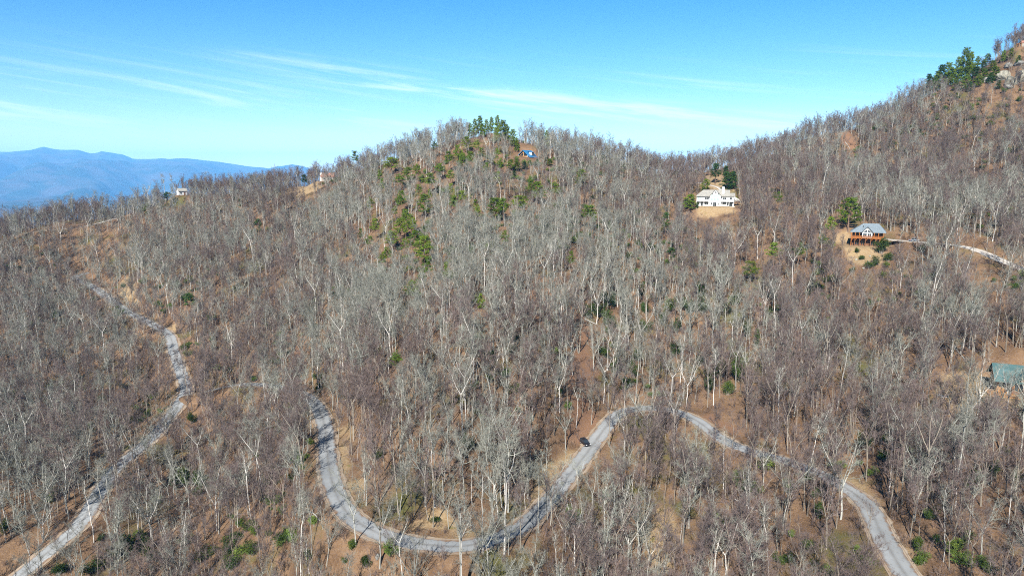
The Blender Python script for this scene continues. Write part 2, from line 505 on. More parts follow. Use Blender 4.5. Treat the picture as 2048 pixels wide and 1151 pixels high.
GR = GR * np.clip(0.75 + 1.2 * fbm(XX / 25, YY / 25, 77, 2), 0, 1)
for k in ('lawn_white', 'lawn_deck', 'yard_deck', 'bank', 'bank3', 'bank4', 'bank5', 'grassy', 'knob', 'behind_white', 'patch_d', 'patch_e', 'teal_yard'):
    GR = np.maximum(GR, inpoly(WX, WY, CW[k]) * 1.0)
BA = np.zeros(XX.shape)
for k in ('gully', 'bank2', 'slide', 'bare_a', 'bare_b', 'bare_c', 'bluetop', 'crag'):
    BA = np.maximum(BA, inpoly(WX, WY, CW[k]) * (0.3 if k in ('bluetop', 'crag') else 0.85))
def blur(A, n):
    for _ in range(n):
        A = (A + np.roll(A, 1, 0) + np.roll(A, -1, 0) + np.roll(A, 1, 1) + np.roll(A, -1, 1)) / 5
    return A
GR, BA = blur(GR, 2), blur(BA, 2)
ny, nx = XX.shape
V = np.stack([XX.ravel(), YY.ravel(), ZZ.ravel()], 1)
idx = np.arange(nx * ny).reshape(ny, nx)
F = np.stack([idx[:-1, :-1].ravel(), idx[:-1, 1:].ravel(), idx[1:, 1:].ravel(), idx[1:, :-1].ravel()], 1)
me = bpy.data.meshes.new('hillside')
me.vertices.add(len(V)); me.vertices.foreach_set('co', V.ravel())
me.loops.add(F.size); me.loops.foreach_set('vertex_index', F.ravel().astype(np.int32))
me.polygons.add(len(F)); me.polygons.foreach_set('loop_start', np.arange(0, F.size, 4, dtype=np.int32))
me.update(calc_edges=True)
me.polygons.foreach_set('use_smooth', np.ones(len(F), bool))
for nm, A in (('grass', GR), ('bare', BA)):
    a = me.attributes.new(nm, 'FLOAT', 'POINT'); a.data.foreach_set('value', A.ravel().astype(np.float32))
me.materials.append(ground_material())
tag(link('hillside', me), kind='structure')

# ------------------------------------------------------------------ far mountains and valley (one sheet to the horizon)
MTN = [(-1500,318),(-900,296),(-500,306),(-200,292),(0,301),(40,303),(75,299),(105,294),(130,300),(150,302),(178,301),(200,308),(218,303),(236,306),(262,309),(280,317),(300,316),(340,315),
       (370,316),(400,321),(430,325),(480,329),(520,333),(545,337),(565,332),(590,329),(625,336),(680,344),(760,348),(900,345),(1100,356),(1400,350),(1800,340),(2600,330),(3600,320)]
YM = 24000.0
fx = np.linspace(-46000, 46000, 560)
fy = np.concatenate([np.linspace(-2500, 1500, 20), np.linspace(1600, 32000, 300)])
FX, FY = np.meshgrid(fx, fy)
mx_ = np.array([(p[0] - 1024) / FPX * YM for p in MTN]); mz_ = np.array([(344 - p[1]) / FPX * YM for p in MTN])
prof = np.interp(FX * (YM / np.maximum(FY, 9000)), mx_, mz_) + 150 * fbm(FX / 1500, FY / 4000, 441, 4)
base = -430 + 520 * fbm(FX / 4000, FY / 3600, 301, 6)
rid = 1 - np.abs(2 * (fbm(FX / 2400 + 0.15 * FY / 2400, FY / 5600, 401, 5)))
up = np.clip((FY - 10000) / (YM - 10000), 0, 1)
zf = base * (1 - up ** 1.5) + up ** 1.5 * prof + (rid - 0.75) * 800 * np.clip(up * 3, 0, 1) * (1 - up ** 3)
back = np.clip((FY - YM) / 7000, 0, 1)
zf = np.where(FY > YM, prof - 1300 * back ** 0.9, zf)
zf = np.where(FY < 1500, np.minimum(zf, -290), zf)
zf = np.minimum(zf, np.where(FY < YM - 50, prof - 4 - 10 * (1 - up), zf + 0)) if False else zf
V = np.stack([FX.ravel(), FY.ravel(), (zf + CZ).ravel()], 1)
fyn, fxn = FX.shape
idx = np.arange(fxn * fyn).reshape(fyn, fxn)
F = np.stack([idx[:-1, :-1].ravel(), idx[:-1, 1:].ravel(), idx[1:, 1:].ravel(), idx[1:, :-1].ravel()], 1)
me = new_mesh('mountains', V, F, (mat('far_forest', (0.055, 0.048, 0.042), 1.0, (0.002, (0.022, 0.032, 0.024), 8, 0.4, 0.6), 0.0),))
me.polygons.foreach_set('use_smooth', np.ones(len(F), bool))
tag(link('mountains', me), kind='structure')
ZTOP, ZBOT = float((zf + CZ).max()), float(min((zf + CZ).min(), ZZ.min()))

# ------------------------------------------------------------------ roads
def road_material(name, ca, cb, cc):
    m = bpy.data.materials.new(name); m.use_nodes = True
    t = m.node_tree; b = t.nodes['Principled BSDF']; b.inputs['Roughness'].default_value = 0.9; b.inputs['Specular IOR Level'].default_value = 0.15
    tc = N(t, 'ShaderNodeTexCoord')
    def noise(s, d=5):
        nz = N(t, 'ShaderNodeTexNoise'); nz.inputs['Scale'].default_value = s; nz.inputs['Detail'].default_value = d
        t.links.new(tc.outputs['Object'], nz.inputs['Vector']); return nz.outputs['Fac']
    def mix(f, a, bb, lo, hi):
        mr = N(t, 'ShaderNodeMapRange'); mr.inputs['From Min'].default_value = lo; mr.inputs['From Max'].default_value = hi
        t.links.new(f, mr.inputs['Value'])
        x = N(t, 'ShaderNodeMix', data_type='RGBA'); t.links.new(mr.outputs[0], x.inputs['Factor'])
        for s, v in (('A', a), ('B', bb)):
            if isinstance(v, tuple): x.inputs[s].default_value = (*v, 1)
            else: t.links.new(v, x.inputs[s])
        return x.outputs['Result']
    c = mix(noise(0.12), ca, cb, 0.35, 0.65)
    c = mix(noise(1.4, 6), c, cc, 0.58, 0.8)
    aa = N(t, 'ShaderNodeAttribute'); aa.attribute_name = 'across'        # wheel tracks, stained middle and edges
    tr_ = M(t, 'ABSOLUTE', M(t, 'SINE', M(t, 'MULTIPLY', aa.outputs['Fac'], 6.2832)))
    c = mix(M(t, 'MULTIPLY', M(t, 'SUBTRACT', 1.0, tr_), M(t, 'ADD', 0.25, noise(0.3, 4))), c, cc, 0.15, 1.1)
    ed = M(t, 'ABSOLUTE', M(t, 'MULTIPLY_ADD', aa.outputs['Fac'], 2.0, -1.0))          # leaves drifted over the edges
    c = mix(M(t, 'ADD', M(t, 'MULTIPLY', ed, 0.7), M(t, 'MULTIPLY', noise(0.55, 6), 0.9)), c, (0.12, 0.075, 0.045), 1.02, 1.22)
    t.links.new(c, b.inputs['Base Color'])
    return m
M_ROAD = road_material('worn_asphalt', (0.14, 0.146, 0.146), (0.19, 0.195, 0.193), (0.09, 0.086, 0.08))
M_SHOULDER = road_material('gravel_shoulder', (0.22, 0.18, 0.135), (0.165, 0.12, 0.08), (0.105, 0.068, 0.04))
M_CONC = road_material('pale_gravel', (0.34, 0.325, 0.30), (0.27, 0.25, 0.22), (0.19, 0.155, 0.115))
def strip(name, p, w0, w1, lift, m, wob=0.0, seed=0):
    t = np.gradient(p[:, :2], axis=0); t /= np.linalg.norm(t, axis=1)[:, None] + 1e-9
    n = np.stack([-t[:, 1], t[:, 0]], 1)
    rs = np.random.RandomState(seed); k = len(p)
    cols = [0, 0.12, 0.28, 0.42, 0.58, 0.72, 0.88, 1.0]
    V, A = [], []
    for c in cols:
        o_ = w0 + (w1 - w0) * c + (wob * (rs.rand(k) - 0.5) if c in (0, 1.0) else 0)
        V.append(np.column_stack([p[:, :2] + n * np.reshape(o_ * np.ones(k), (-1, 1)), p[:, 2] + lift])); A.append(np.full(k, c))
    D = np.array([0, 0, -0.35]); V = V + [V[0] + D, V[-1] + D]; A = A + [A[0], A[-1]]
    F = []
    order = [len(cols)] + list(range(len(cols))) + [len(cols) + 1]
    for a, b in zip(order[:-1], order[1:]):
        F += [(a * k + i, b * k + i, b * k + i + 1, a * k + i + 1) for i in range(k - 1)]
    me = new_mesh(name, np.vstack(V), F, (m,))
    at_ = me.attributes.new('across', 'FLOAT', 'POINT'); at_.data.foreach_set('value', np.concatenate(A).astype(np.float32))
    return tag(link(name, me), kind='structure')
for i, k in enumerate(('lower_road', 'road')):
    strip(k, road_pts[k], -WID[k], WID[k], 0.06 + 0.012 * i, M_ROAD, 0.25, 5 + i)
    strip('road_shoulder', road_pts[k], -WID[k] - 1.0, -WID[k] + 0.2, 0.015 + 0.008 * i, M_SHOULDER, 1.3, 8 + i)
    strip('road_shoulder', road_pts[k], WID[k] - 0.2, WID[k] + 1.0, 0.018 + 0.008 * i, M_SHOULDER, 1.3, 18 + i)
for k in DRIVES:
    strip(k, road_pts[k], -WID[k], WID[k], 0.05, M_CONC, 0.7, 40 + len(k))

# ------------------------------------------------------------------ houses
mat('white_paint', (0.42, 0.42, 0.41), 0.6, (0.8, (0.34, 0.34, 0.33), 4, 0.4, 0.7))
mat('tan_shingle', (0.20, 0.19, 0.165), 0.9, (1.2, (0.15, 0.143, 0.128), 5, 0.4, 0.65))
mat('glass_dark', (0.015, 0.02, 0.025), 0.12, spec=0.5)
mat('glass_green', (0.19, 0.26, 0.235), 0.15, spec=0.5)
mat('brick_white', (0.78, 0.76, 0.72), 0.8)
mat('slate_roof', (0.115, 0.14, 0.155), 0.8, (1.5, (0.085, 0.106, 0.12), 5, 0.4, 0.65))
mat('brown_log', (0.085, 0.04, 0.02), 0.8, (2.0, (0.13, 0.06, 0.03), 4, 0.4, 0.65))
mat('orange_wood', (0.26, 0.092, 0.019), 0.6, (3.0, (0.2, 0.066, 0.013), 4, 0.4, 0.65))
mat('concrete', (0.35, 0.335, 0.30), 0.9, (0.7, (0.28, 0.265, 0.235), 4, 0.4, 0.65))
mat('blue_metal', (0.02, 0.125, 0.265), 0.45, spec=0.4)
mat('honey_log', (0.27, 0.15, 0.064), 0.7, (2.0, (0.22, 0.112, 0.045), 4, 0.4, 0.65))
mat('teal_metal', (0.034, 0.066, 0.066), 0.85, (0.6, (0.055, 0.095, 0.094), 4, 0.4, 0.65), spec=0.1)
mat('brown_roof', (0.20, 0.10, 0.07), 0.9)
mat('stone_wall', (0.24, 0.21, 0.17), 0.95, (1.5, (0.17, 0.145, 0.12), 5, 0.4, 0.6))
mat('black_pipe', (0.02, 0.02, 0.02), 0.5)

def face_cam(p):
    return -math.atan2(p[0], p[1])
def win(parent, x, z, w, h, y, frame='white_paint', glass='glass_dark', name='window', axis='y'):
    o = MB().box(-w / 2, w / 2, -0.03, 0.05, -h / 2, h / 2).build(name, MATS[glass], parent, (x, y, z))
    f = MB(); b = 0.10
    f.box(-w / 2 - b, w / 2 + b, -0.06, 0.04, h / 2, h / 2 + b).box(-w / 2 - b, w / 2 + b, -0.06, 0.04, -h / 2 - b, -h / 2)
    f.box(-w / 2 - b, -w / 2, -0.06, 0.04, -h / 2, h / 2).box(w / 2, w / 2 + b, -0.06, 0.04, -h / 2, h / 2)
    if w > 1.4: f.box(-0.05, 0.05, -0.06, 0.04, -h / 2, h / 2)
    f.build('frame', MATS[frame], o)
    if axis == 'x+': o.rotation_euler = (0, 0, math.pi / 2)
    if axis == 'x-': o.rotation_euler = (0, 0, -math.pi / 2)
    return o
def gable_roof(parent, x0, x1, y0, y1, ze, zr, m, th=0.25, name='roof', axis='x'):
    """Two thick slopes; ridge runs along x or y."""
    b = MB()
    if axis == 'x':
        ym = (y0 + y1) / 2
        b.slab([(x0,y0,ze),(x1,y0,ze),(x1,ym,zr),(x0,ym,zr)], (0,0,th)); b.slab([(x0,ym,zr),(x1,ym,zr),(x1,y1,ze),(x0,y1,ze)], (0,0,th))
    else:
        xm = (x0 + x1) / 2
        b.slab([(x0,y0,ze),(xm,y0,zr),(xm,y1,zr),(x0,y1,ze)], (0,0,th)); b.slab([(xm,y0,zr),(x1,y0,ze),(x1,y1,ze),(xm,y1,zr)], (0,0,th))
    return b.build(name, MATS[m], parent)

# --- white two-storey house
P = PADW['white']
h = thing('house', 'large white two-storey house with tan roof, central glass gable and white chimney', 'house', P, face_cam(P))
b = MB(); b.box(-11, 11, 0, 10, -3.0, 5.8); b.build('wall', MATS['white_paint'], h)
b = MB()
b.slab([(-11.6,-0.7,5.7),(8.4,-0.7,5.7),(8.4,5,9.4),(-7.4,5,9.4)], (0,0,0.3))
b.slab([(-7.4,5,9.4),(8.4,5,9.4),(8.4,10.7,5.7),(-11.6,10.7,5.7)], (0,0,0.3))
b.slab([(-11.6,10.7,5.7),(-11.6,-0.7,5.7),(-7.4,5,9.4)], (0,0,0.3))
b.slab([(8.41,-0.7,5.7),(11.5,-0.7,5.7),(11.5,4.2,7.6),(8.41,4.2,7.6)], (0,0,0.28))
b.slab([(8.41,4.2,7.6),(11.5,4.2,7.6),(11.5,10.7,5.7),(8.41,10.7,5.7)], (0,0,0.28))
roof = b.build('roof', MATS['tan_shingle'], h)
MB().slab([(8.2,-0.3,5.9),(8.2,10.3,5.9),(8.2,5,9.3)], (-0.3,0,0)).build('wall', MATS['white_paint'], h)
MB().box(3.7, 5.0, 1.6, 2.8, 5.8, 11.2).box(3.6, 5.1, 1.5, 2.9, 11.2, 11.5).build('chimney', MATS['brick_white'], roof)
MB().slab([(-3.3,-1.2,0.0),(3.3,-1.2,0.0),(3.3,-1.2,6.0),(0,-1.2,9.9),(-3.3,-1.2,6.0)], (0,1.19,0)).build('gable', MATS['white_paint'], h)
b = MB()
b.slab([(-4.0,-1.7,5.45),(0,-1.7,10.1),(0,5,10.1),(-4.0,5,5.45)], (0,0,0.28)); b.slab([(0,-1.7,10.1),(4.0,-1.7,5.45),(4.0,5,5.45),(0,5,10.1)], (0,0,0.28))
b.build('gable_roof', MATS['tan_shingle'], h)
for i in range(3):
    for z, hh in ((4.15, 1.7), (6.2, 1.5)):
        win(h, -1.75 + 1.75 * i, z, 1.45, hh, -1.26, 'white_paint', 'glass_green')
MB().slab([(-0.75,-1.26,8.0),(0.75,-1.26,8.0),(0,-1.26,8.95)], (0,0.1,0)).build('window', MATS['glass_dark'], h)
for s in (-1, 1):
    MB().slab([(s*1.35,-1.26,7.05),(s*2.25,-1.26,7.05),(s*1.35,-1.26,7.9)], (0,0.1,0)).build('window', MATS['glass_dark'], h)
for x, w in ((-5.1, 2.2), (5.4, 1.9), (9.0, 1.3)): win(h, x, 4.6, w, 1.1, -0.05)
for x, w in ((-9.9, 0.8), (-8.5, 0.8)): win(h, x, 4.5, w, 1.5, -0.05, glass='glass_green')
for x, w, hh, z in ((-5.2, 2.1, 1.6, 1.6), (-7.8, 1.1, 2.2, 1.2), (5.2, 2.2, 1.5, 1.7), (7.4, 0.9, 2.0, 1.4), (-10.0, 1.2, 1.6, 1.4), (3.9, 0.5, 1.2, 1.6)): win(h, x, z, w, hh, -0.05)
for x in (-2.1, 2.2): win(h, x, 1.5, 0.6, 1.3, -1.26)
d = MB().box(-0.95, 0.95, -0.05, 0.05, 0, 2.2).build('door', MATS['glass_dark'], h, (-0.2, -1.26, 0.1)); MB().box(-0.03, 0.03, -0.08, -0.05, 0.0, 2.2).build('frame', MATS['white_paint'], d)
MB().box(-0.9, 0.9, -0.05, 0.05, 0, 2.4).build('door', MATS['glass_dark'], h, (9.1, -0.05, 0.1))
for x0, x1 in ((-11, -3.4), (3.4, 11)):
    bal = MB().box(x0, x1, -1.6, -0.02, 2.75, 2.95).build('balcony', MATS['white_paint'], h)
    b = MB()
    b.box(x0, x1, -1.58, -1.5, 3.7, 3.8)
    n = int((x1 - x0) / 0.3)
    for i in range(n + 1):
        x = x0 + (x1 - x0) * i / n
        b.box(x - 0.025, x + 0.025, -1.56, -1.52, 2.94, 3.71)
    b.build('railing', MATS['white_paint'], bal)
for x in (-10.9, -8.9, -6.6, -4.0, 4.0, 6.8, 8.1, 10.8):
    MB().box(x - 0.12, x + 0.12, -1.55, -1.31, -0.3, 2.75).build('post', MATS['white_paint'], h)
MB().box(-11.6, 11.6, -3.0, -0.01, -0.5, -0.02).build('patio', MATS['concrete'], h)

# --- cabin with orange deck
P = PADW['deck']
h = thing('house', 'dark log house with slate-grey hip roof, white glazed gable and orange deck', 'house', P, face_cam(P))
MB().box(-6.6, 6.6, 2.4, 10.5, -2.5, 6.6).build('wall', MATS['brown_log'], h)
b = MB()
E = 6.55
b.slab([(-7.6,-0.4,E),(8.0,-0.4,E),(4.6,5.6,10.4),(-2.0,5.6,10.4)], (0,0,0.28))
b.slab([(-2.0,5.6,10.4),(4.6,5.6,10.4),(8.0,11.3,E),(-7.6,11.3,E)], (0,0,0.28))
b.slab([(-7.6,11.3,E),(-7.6,-0.4,E),(-2.0,5.6,10.4)], (0,0,0.28)); b.slab([(8.0,-0.4,E),(8.0,11.3,E),(4.6,5.6,10.4)], (0,0,0.28))
roof = b.build('roof', MATS['slate_roof'], h)
MB().cyl((-2.1, 2.6, 9.0), (0,0,1), 0.14, 1.5, 8).build('vent_pipe', MATS['black_pipe'], roof)
b = MB()
b.slab([(-2.8,-0.9,6.5),(-0.1,-0.9,9.3),(-0.1,5.2,9.3),(-2.8,5.2,6.5)], (0,0,0.25)); b.slab([(-0.1,-0.9,9.3),(2.6,-0.9,6.5),(2.6,5.2,6.5),(-0.1,5.2,9.3)], (0,0,0.25))
b.build('gable_roof', MATS['slate_roof'], h)
g = MB().slab([(-2.3,-0.3,4.05),(2.1,-0.3,4.05),(2.1,-0.3,6.7),(-0.1,-0.3,8.95),(-2.3,-0.3,6.7)], (0,2.7,0)).build('gable', MATS['white_paint'], h)
for s, x0 in ((-1, -0.35), (1, 0.15)):
    MB().slab([(x0,-0.36,6.75),(x0 + s*1.45,-0.36,6.75),(x0,-0.36,8.1)], (0,0.1,0)).build('window', MATS['glass_dark'], h)
    win(h, x0 + s * 0.75, 5.4, 1.5, 1.5, -0.33)
for x in (-5.2, -3.6, 3.4, 5.3): win(h, x, 5.2, 1.2, 1.9, 2.36, 'orange_wood')
dk = MB().box(-7.1, 7.1, -0.9, 2.38, 3.75, 4.0).build('deck', MATS['orange_wood'], h)
b = MB()
b.box(-7.1, 7.1, -0.88, -0.78, 4.95, 5.07); b.box(-7.1, 7.1, -0.87, -0.8, 4.1, 4.18)
for i in range(72):
    x = -7.05 + 14.1 * i / 71
    b.box(x - 0.035, x + 0.035, -0.86, -0.81, 4.0, 4.95)
b.build('railing', MATS['orange_wood'], dk)
for x in (-7.0, -5.3, -3.4, 2.9, 4.8, 7.0):
    MB().box(x - 0.12, x + 0.12, -0.75, -0.51, 4.0, 6.6).build('post', MATS['orange_wood'], h)
for x in (-6.9, -5.3, -3.2, -0.6, 1.6, 3.6, 5.2, 6.9):
    p = MB().box(x - 0.13, x + 0.13, -0.75, -0.49, -0.2, 3.75).build('post', MATS['brown_log'] if abs(x) < 6.5 else MATS['orange_wood'], h)
    MB().beam((x, -0.62, 2.6), (x + 0.9, -0.62, 3.7), 0.08).build('brace', MATS['orange_wood'], p)
for x in (-4.6, -1.8, 2.4, 5.0): win(h, x, 1.3, 1.7, 2.1, 2.36, 'orange_wood')
MB().box(-6.9, 7.1, -2.3, 2.38, -0.6, -0.02).build('patio', MATS['concrete'], h)
MB().box(7.2, 7.5, 0.0, 9.0, -1.0, 4.2).build('retaining_wall', MATS['stone_wall'], h)

# --- blue-roofed log house near the summit
P = PADW['blue']
h = thing('house', 'honey log cabin with bright blue metal roof near the central summit', 'house', P, face_cam(P) - R(27), None, 1.2)
MB().box(-3.8, 3.8, 0, 9.5, -2.5, 2.6).build('wall', MATS['honey_log'], h)
MB().slab([(-3.8,0.0,2.6),(3.8,0.0,2.6),(0,0.0,6.0)], (0,9.5,0)).build('gable', MATS['honey_log'], h)
roof = gable_roof(h, -4.6, 4.6, -1.0, 10.3, 2.0, 6.2, 'blue_metal', 0.2, axis='y')
b = MB(); b.box(2.0, 3.6, 3.5, 6.5, 3.4, 5.2); dm = b.build('dormer', MATS['white_paint'], roof)
MB().slab([(1.0,3.2,5.9),(4.0,3.2,5.1),(4.0,6.8,5.1),(1.0,6.8,5.9)], (0,0,0.15)).build('dormer_roof', MATS['blue_metal'], roof)
win(h, 3.63, 4.3, 1.8, 1.0, 5.0, axis='x+')
for s in (-1, 1):
    MB().slab([(s*0.25,-0.06,3.0),(s*2.4,-0.06,3.0),(s*0.25,-0.06,5.1)], (0,0.1,0)).build('window', MATS['glass_dark'], h)
    MB().box(s*2.9 - 0.12, s*2.9 + 0.12, -0.9, -0.66, -0.5, 3.4).build('post', MATS['white_paint'], h)
for x in (-2.4, 0, 2.4): win(h, x, 1.3, 1.3, 1.5, -0.05)
for y in (2, 5, 8): win(h, 3.83, 1.2, 1.3, 1.3, y, axis='x+')
MB().box(-5.2, 5.2, -2.6, -0.02, -0.3, -0.05).build('deck', MATS['orange_wood'], h)
MB().box(-5.2, 5.2, -2.6, -2.52, -0.05, 0.9).build('railing', MATS['honey_log'], h)

# --- teal-roofed house at the frame's edge
P = PADW['teal']
h = thing('house', 'log lodge with teal metal roof and yellow wood deck at the frame edge', 'house', P, face_cam(P) + R(14), None, 1.12)
MB().box(-6.0, 8.5, 1.5, 9.0, -3.0, 3.4).build('wall', MATS['honey_log'], h)
gable_roof(h, -6.9, 9.4, -0.6, 10.2, 3.2, 7.0, 'teal_metal', 0.22)
for x in (-6.0, 8.3):
    MB().slab([(x,0.0,3.3),(x,9.6,3.3),(x,4.8,6.7)], (0.2,0,0)).build('gable', MATS['honey_log'], h)
b = MB()
b.slab([(-3.2,-2.2,2.9),(0.2,-2.2,6.3),(0.2,4.5,6.3),(-3.2,4.5,2.9)], (0,0,0.22)); b.slab([(0.2,-2.2,6.3),(3.6,-2.2,2.9),(3.6,4.5,2.9),(0.2,4.5,6.3)], (0,0,0.22))
b.build('gable_roof', MATS['teal_metal'], h)
MB().slab([(-2.7,-0.2,0.2),(3.1,-0.2,0.2),(3.1,-0.2,3.1),(0.2,-0.2,5.9),(-2.7,-0.2,3.1)], (0,1.68,0)).build('gable', MATS['brown_log'], h)  # shaded front gable: its shade is put in as a darker log colour
for x in (-1.2, 1.6): win(h, x, 2.0, 1.9, 2.0, -0.25, 'honey_log')
for x in (-4.6, 5.2, 7.2): win(h, x, 2.0, 1.5, 1.4, 1.46, 'honey_log')
dk = MB().box(-8.5, 8.8, -4.2, 1.48, -0.15, 0.1).build('deck', MATS['honey_log'], h)
b = MB(); b.box(-8.5, 8.8, -4.2, -4.1, 0.95, 1.06); b.box(-8.5, -8.4, -4.1, 1.4, 0.95, 1.06)
for i in range(70):
    x = -8.45 + 17.2 * i / 69; b.box(x - 0.04, x + 0.04, -4.18, -4.12, 0.1, 0.95)
b.build('railing', MATS['honey_log'], dk)
for x in (-8.3, -5.5, -2.7, 0.2, 3.1, 5.8, 8.6):
    MB().box(x - 0.13, x + 0.13, -4.1, -3.84, -3.2, -0.16).build('post', MATS['concrete'], h)

# --- small white building and brown-roofed house on the left ridge
P = PADW['shed']
h = thing('house', 'small white building with grey roof among bare trees on the left ridge', 'house', P, face_cam(P) + R(18))
MB().box(-3, 3, 0, 4.5, -2, 3.0).build('wall', MATS['white_paint'], h)
for x in (-3, 2.85): MB().slab([(x,0,3.0),(x,4.5,3.0),(x,2.25,4.6)], (0.15,0,0)).build('gable', MATS['white_paint'], h)
gable_roof(h, -3.4, 3.4, -0.5, 5.0, 2.8, 4.8, 'tan_shingle', 0.15)
win(h, -1.3, 1.6, 1.0, 1.1, -0.05); MB().box(-0.5, 0.5, -0.06, 0.0, 0, 2.1).build('door', MATS['brown_log'], h, (1.2, 0, 0))
P = PADW['ridgehouse']
h = thing('house', 'brown-roofed house with a white chimney on the skyline left of the summit', 'house', P, face_cam(P) - R(10))
MB().box(-4.5, 4.5, 0, 7, -2.5, 3.2).build('wall', MATS['stone_wall'], h)
for x in (-4.5, 4.3): MB().slab([(x,0,3.2),(x,7,3.2),(x,3.5,5.6)], (0.2,0,0)).build('gable', MATS['stone_wall'], h)
roof = gable_roof(h, -5.1, 5.1, -0.6, 7.6, 3.0, 5.9, 'brown_roof', 0.2)
MB().box(-5.9, -4.52, 2.3, 4.0, -1.5, 6.6).build('chimney', MATS['white_paint'], h)
for x in (-2.4, 0.2, 2.6): win(h, x, 1.6, 1.2, 1.2, -0.05)

# --- stone lodge high on the upper ridge
P = PADW['stone']
h = thing('house', 'pale stone lodge with brown porch roof high on the steep upper ridge', 'house', P, face_cam(P) + R(5), None, 0.75)
MB().box(-5, 6, 0, 7, -3, 4.4).build('wall', MATS['stone_wall'], h)
gable_roof(h, -5.6, 6.6, -0.6, 7.6, 4.2, 6.6, 'brown_roof', 0.2)
pr = MB().slab([(-9.5,-1.0,3.6),(-5.05,-1.0,3.9),(-5.05,4.5,3.9),(-9.5,4.5,3.6)], (0,0,0.3)).build('porch_roof', MATS['brown_roof'], h)
for x, y in ((-9.2, -0.8), (-9.2, 4.2), (-7.2, -0.8), (-5.4, -0.8)): MB().box(x - 0.15, x + 0.15, y - 0.15, y + 0.15, -3, 3.6).build('post', MATS['honey_log'], h)
for x in (-3, 0, 3): win(h, x, 2.0, 1.2, 1.6, -0.05)

# ------------------------------------------------------------------ cars
mat('black_paint', (0.008, 0.008, 0.010), 0.25, spec=0.6)
mat('grey_paint', (0.16, 0.19, 0.22), 0.3, spec=0.6)
mat('rubber', (0.015, 0.015, 0.015), 0.8)
mat('alloy', (0.45, 0.45, 0.46), 0.35, metallic=0.8)
mat('lamp_glass', (0.75, 0.75, 0.72), 0.2, spec=0.6)
mat('red_glass', (0.35, 0.01, 0.01), 0.2, spec=0.6)
def car(label, loc, rz, paint, pickup=False):
    c = thing('parked_car', label, 'car', loc, rz)          # front is local +Y
    W = 0.93
    prof = [(-2.3,0.45),(2.25,0.40),(2.36,0.62),(2.30,0.92),(1.15,1.05),(-2.30,1.05),(-2.38,0.75)]
    b = MB(); n = len(prof)
    for k, (sx, ins) in enumerate(((-W, 0.06), (-W + 0.10, 0), (W - 0.10, 0), (W, 0.06))):
        for y, z in prof:
            yy = y - math.copysign(ins, y); zz = z - (ins if z > 0.7 else -ins * 0.5)
            b.V.append((sx, yy, zz))
    for k in range(3):
        for i in range(n):
            j = (i + 1) % n
            b.F.append((k*n + i, k*n + j, (k+1)*n + j, (k+1)*n + i))
    b.F.append(tuple(range(n - 1, -1, -1))); b.F.append(tuple(range(3*n, 4*n)))
    b.build('body', MATS[paint], c, smooth=False)
    y0, y1 = (-0.5, 1.1) if pickup else (-2.2, 1.1)
    t0, t1 = (-0.3, 0.35) if pickup else (-1.9, 0.25)
    z0, z1 = 1.03, 1.72
    wb, wt = W - 0.05, W - 0.20
    g = MB()
    g.V += [(-wb,y0,z0),(wb,y0,z0),(wb,y1,z0),(-wb,y1,z0),(-wt,t0,z1),(wt,t0,z1),(wt,t1,z1),(-wt,t1,z1)]
    g.F += [(0,3,2,1),(4,5,6,7),(0,1,5,4),(1,2,6,5),(2,3,7,6),(3,0,4,7)]
    g.build('cabin_glass', MATS['glass_dark'], c)
    MB().slab([(-wt-0.03,t0-0.06,z1-0.02),(wt+0.03,t0-0.06,z1-0.02),(wt+0.03,t1+0.05,z1-0.02),(-wt-0.03,t1+0.05,z1-0.02)], (0,0,0.07)).build('roof', MATS[paint], c)
    for s in (-1, 1):
        p = MB()
        for (ya, yb) in ((y0, t0), (y1, t1)) + (() if pickup else ((-0.75, -0.75),)):
            p.beam((s*(wb+0.005), ya, z0), (s*(wt+0.012), yb, z1), 0.045)
        p.build('pillar', MATS[paint], c)
        MB().box(s*(W+0.10)-0.10, s*(W+0.10)+0.10, 0.86, 0.98, 1.08, 1.24).build('mirror', MATS[paint], c)
        MB().box(s*0.68-0.2, s*0.68+0.2, 2.27, 2.35, 0.68, 0.84).build('headlight', MATS['lamp_glass'], c)
        MB().box(s*0.75-0.14, s*0.75+0.14, -2.385, -2.33, 0.72, 0.98).build('tail_light', MATS['red_glass'], c)
        for y in (-1.42, 1.42):
            w = MB().cyl((0,0,0), (1,0,0), 0.38, 0.24, 18).build('wheel', MATS['rubber'], c, (s*(W-0.08), y, 0.38))
            MB().cyl((s*0.125,0,0), (1,0,0), 0.23, 0.03, 12).build('rim', MATS['alloy'], w)
    if pickup:
        MB().box(-0.75, 0.75, -2.2, -0.6, 1.02, 1.07).build('bed', MATS['rubber'], c)
    return c
P = hit(1170, 889)
P[2] = max(ground(P[0] + dx, P[1] + dy) for dx in (-1, 1) for dy in (-1.5, 1.5)) - 0.1
car('black SUV parked on the bare pull-off beside the curving road', P, math.pi + R(22), 'black_paint')
k = np.argmin(np.abs(to_px(road_pts['driveway'])[0] - 1828))
P = road_pts['driveway'][k]
car('grey-blue pickup parked on the pale driveway near the orange-decked house', P + np.array([0, 0, 0.06]), R(-82), 'grey_paint', True)

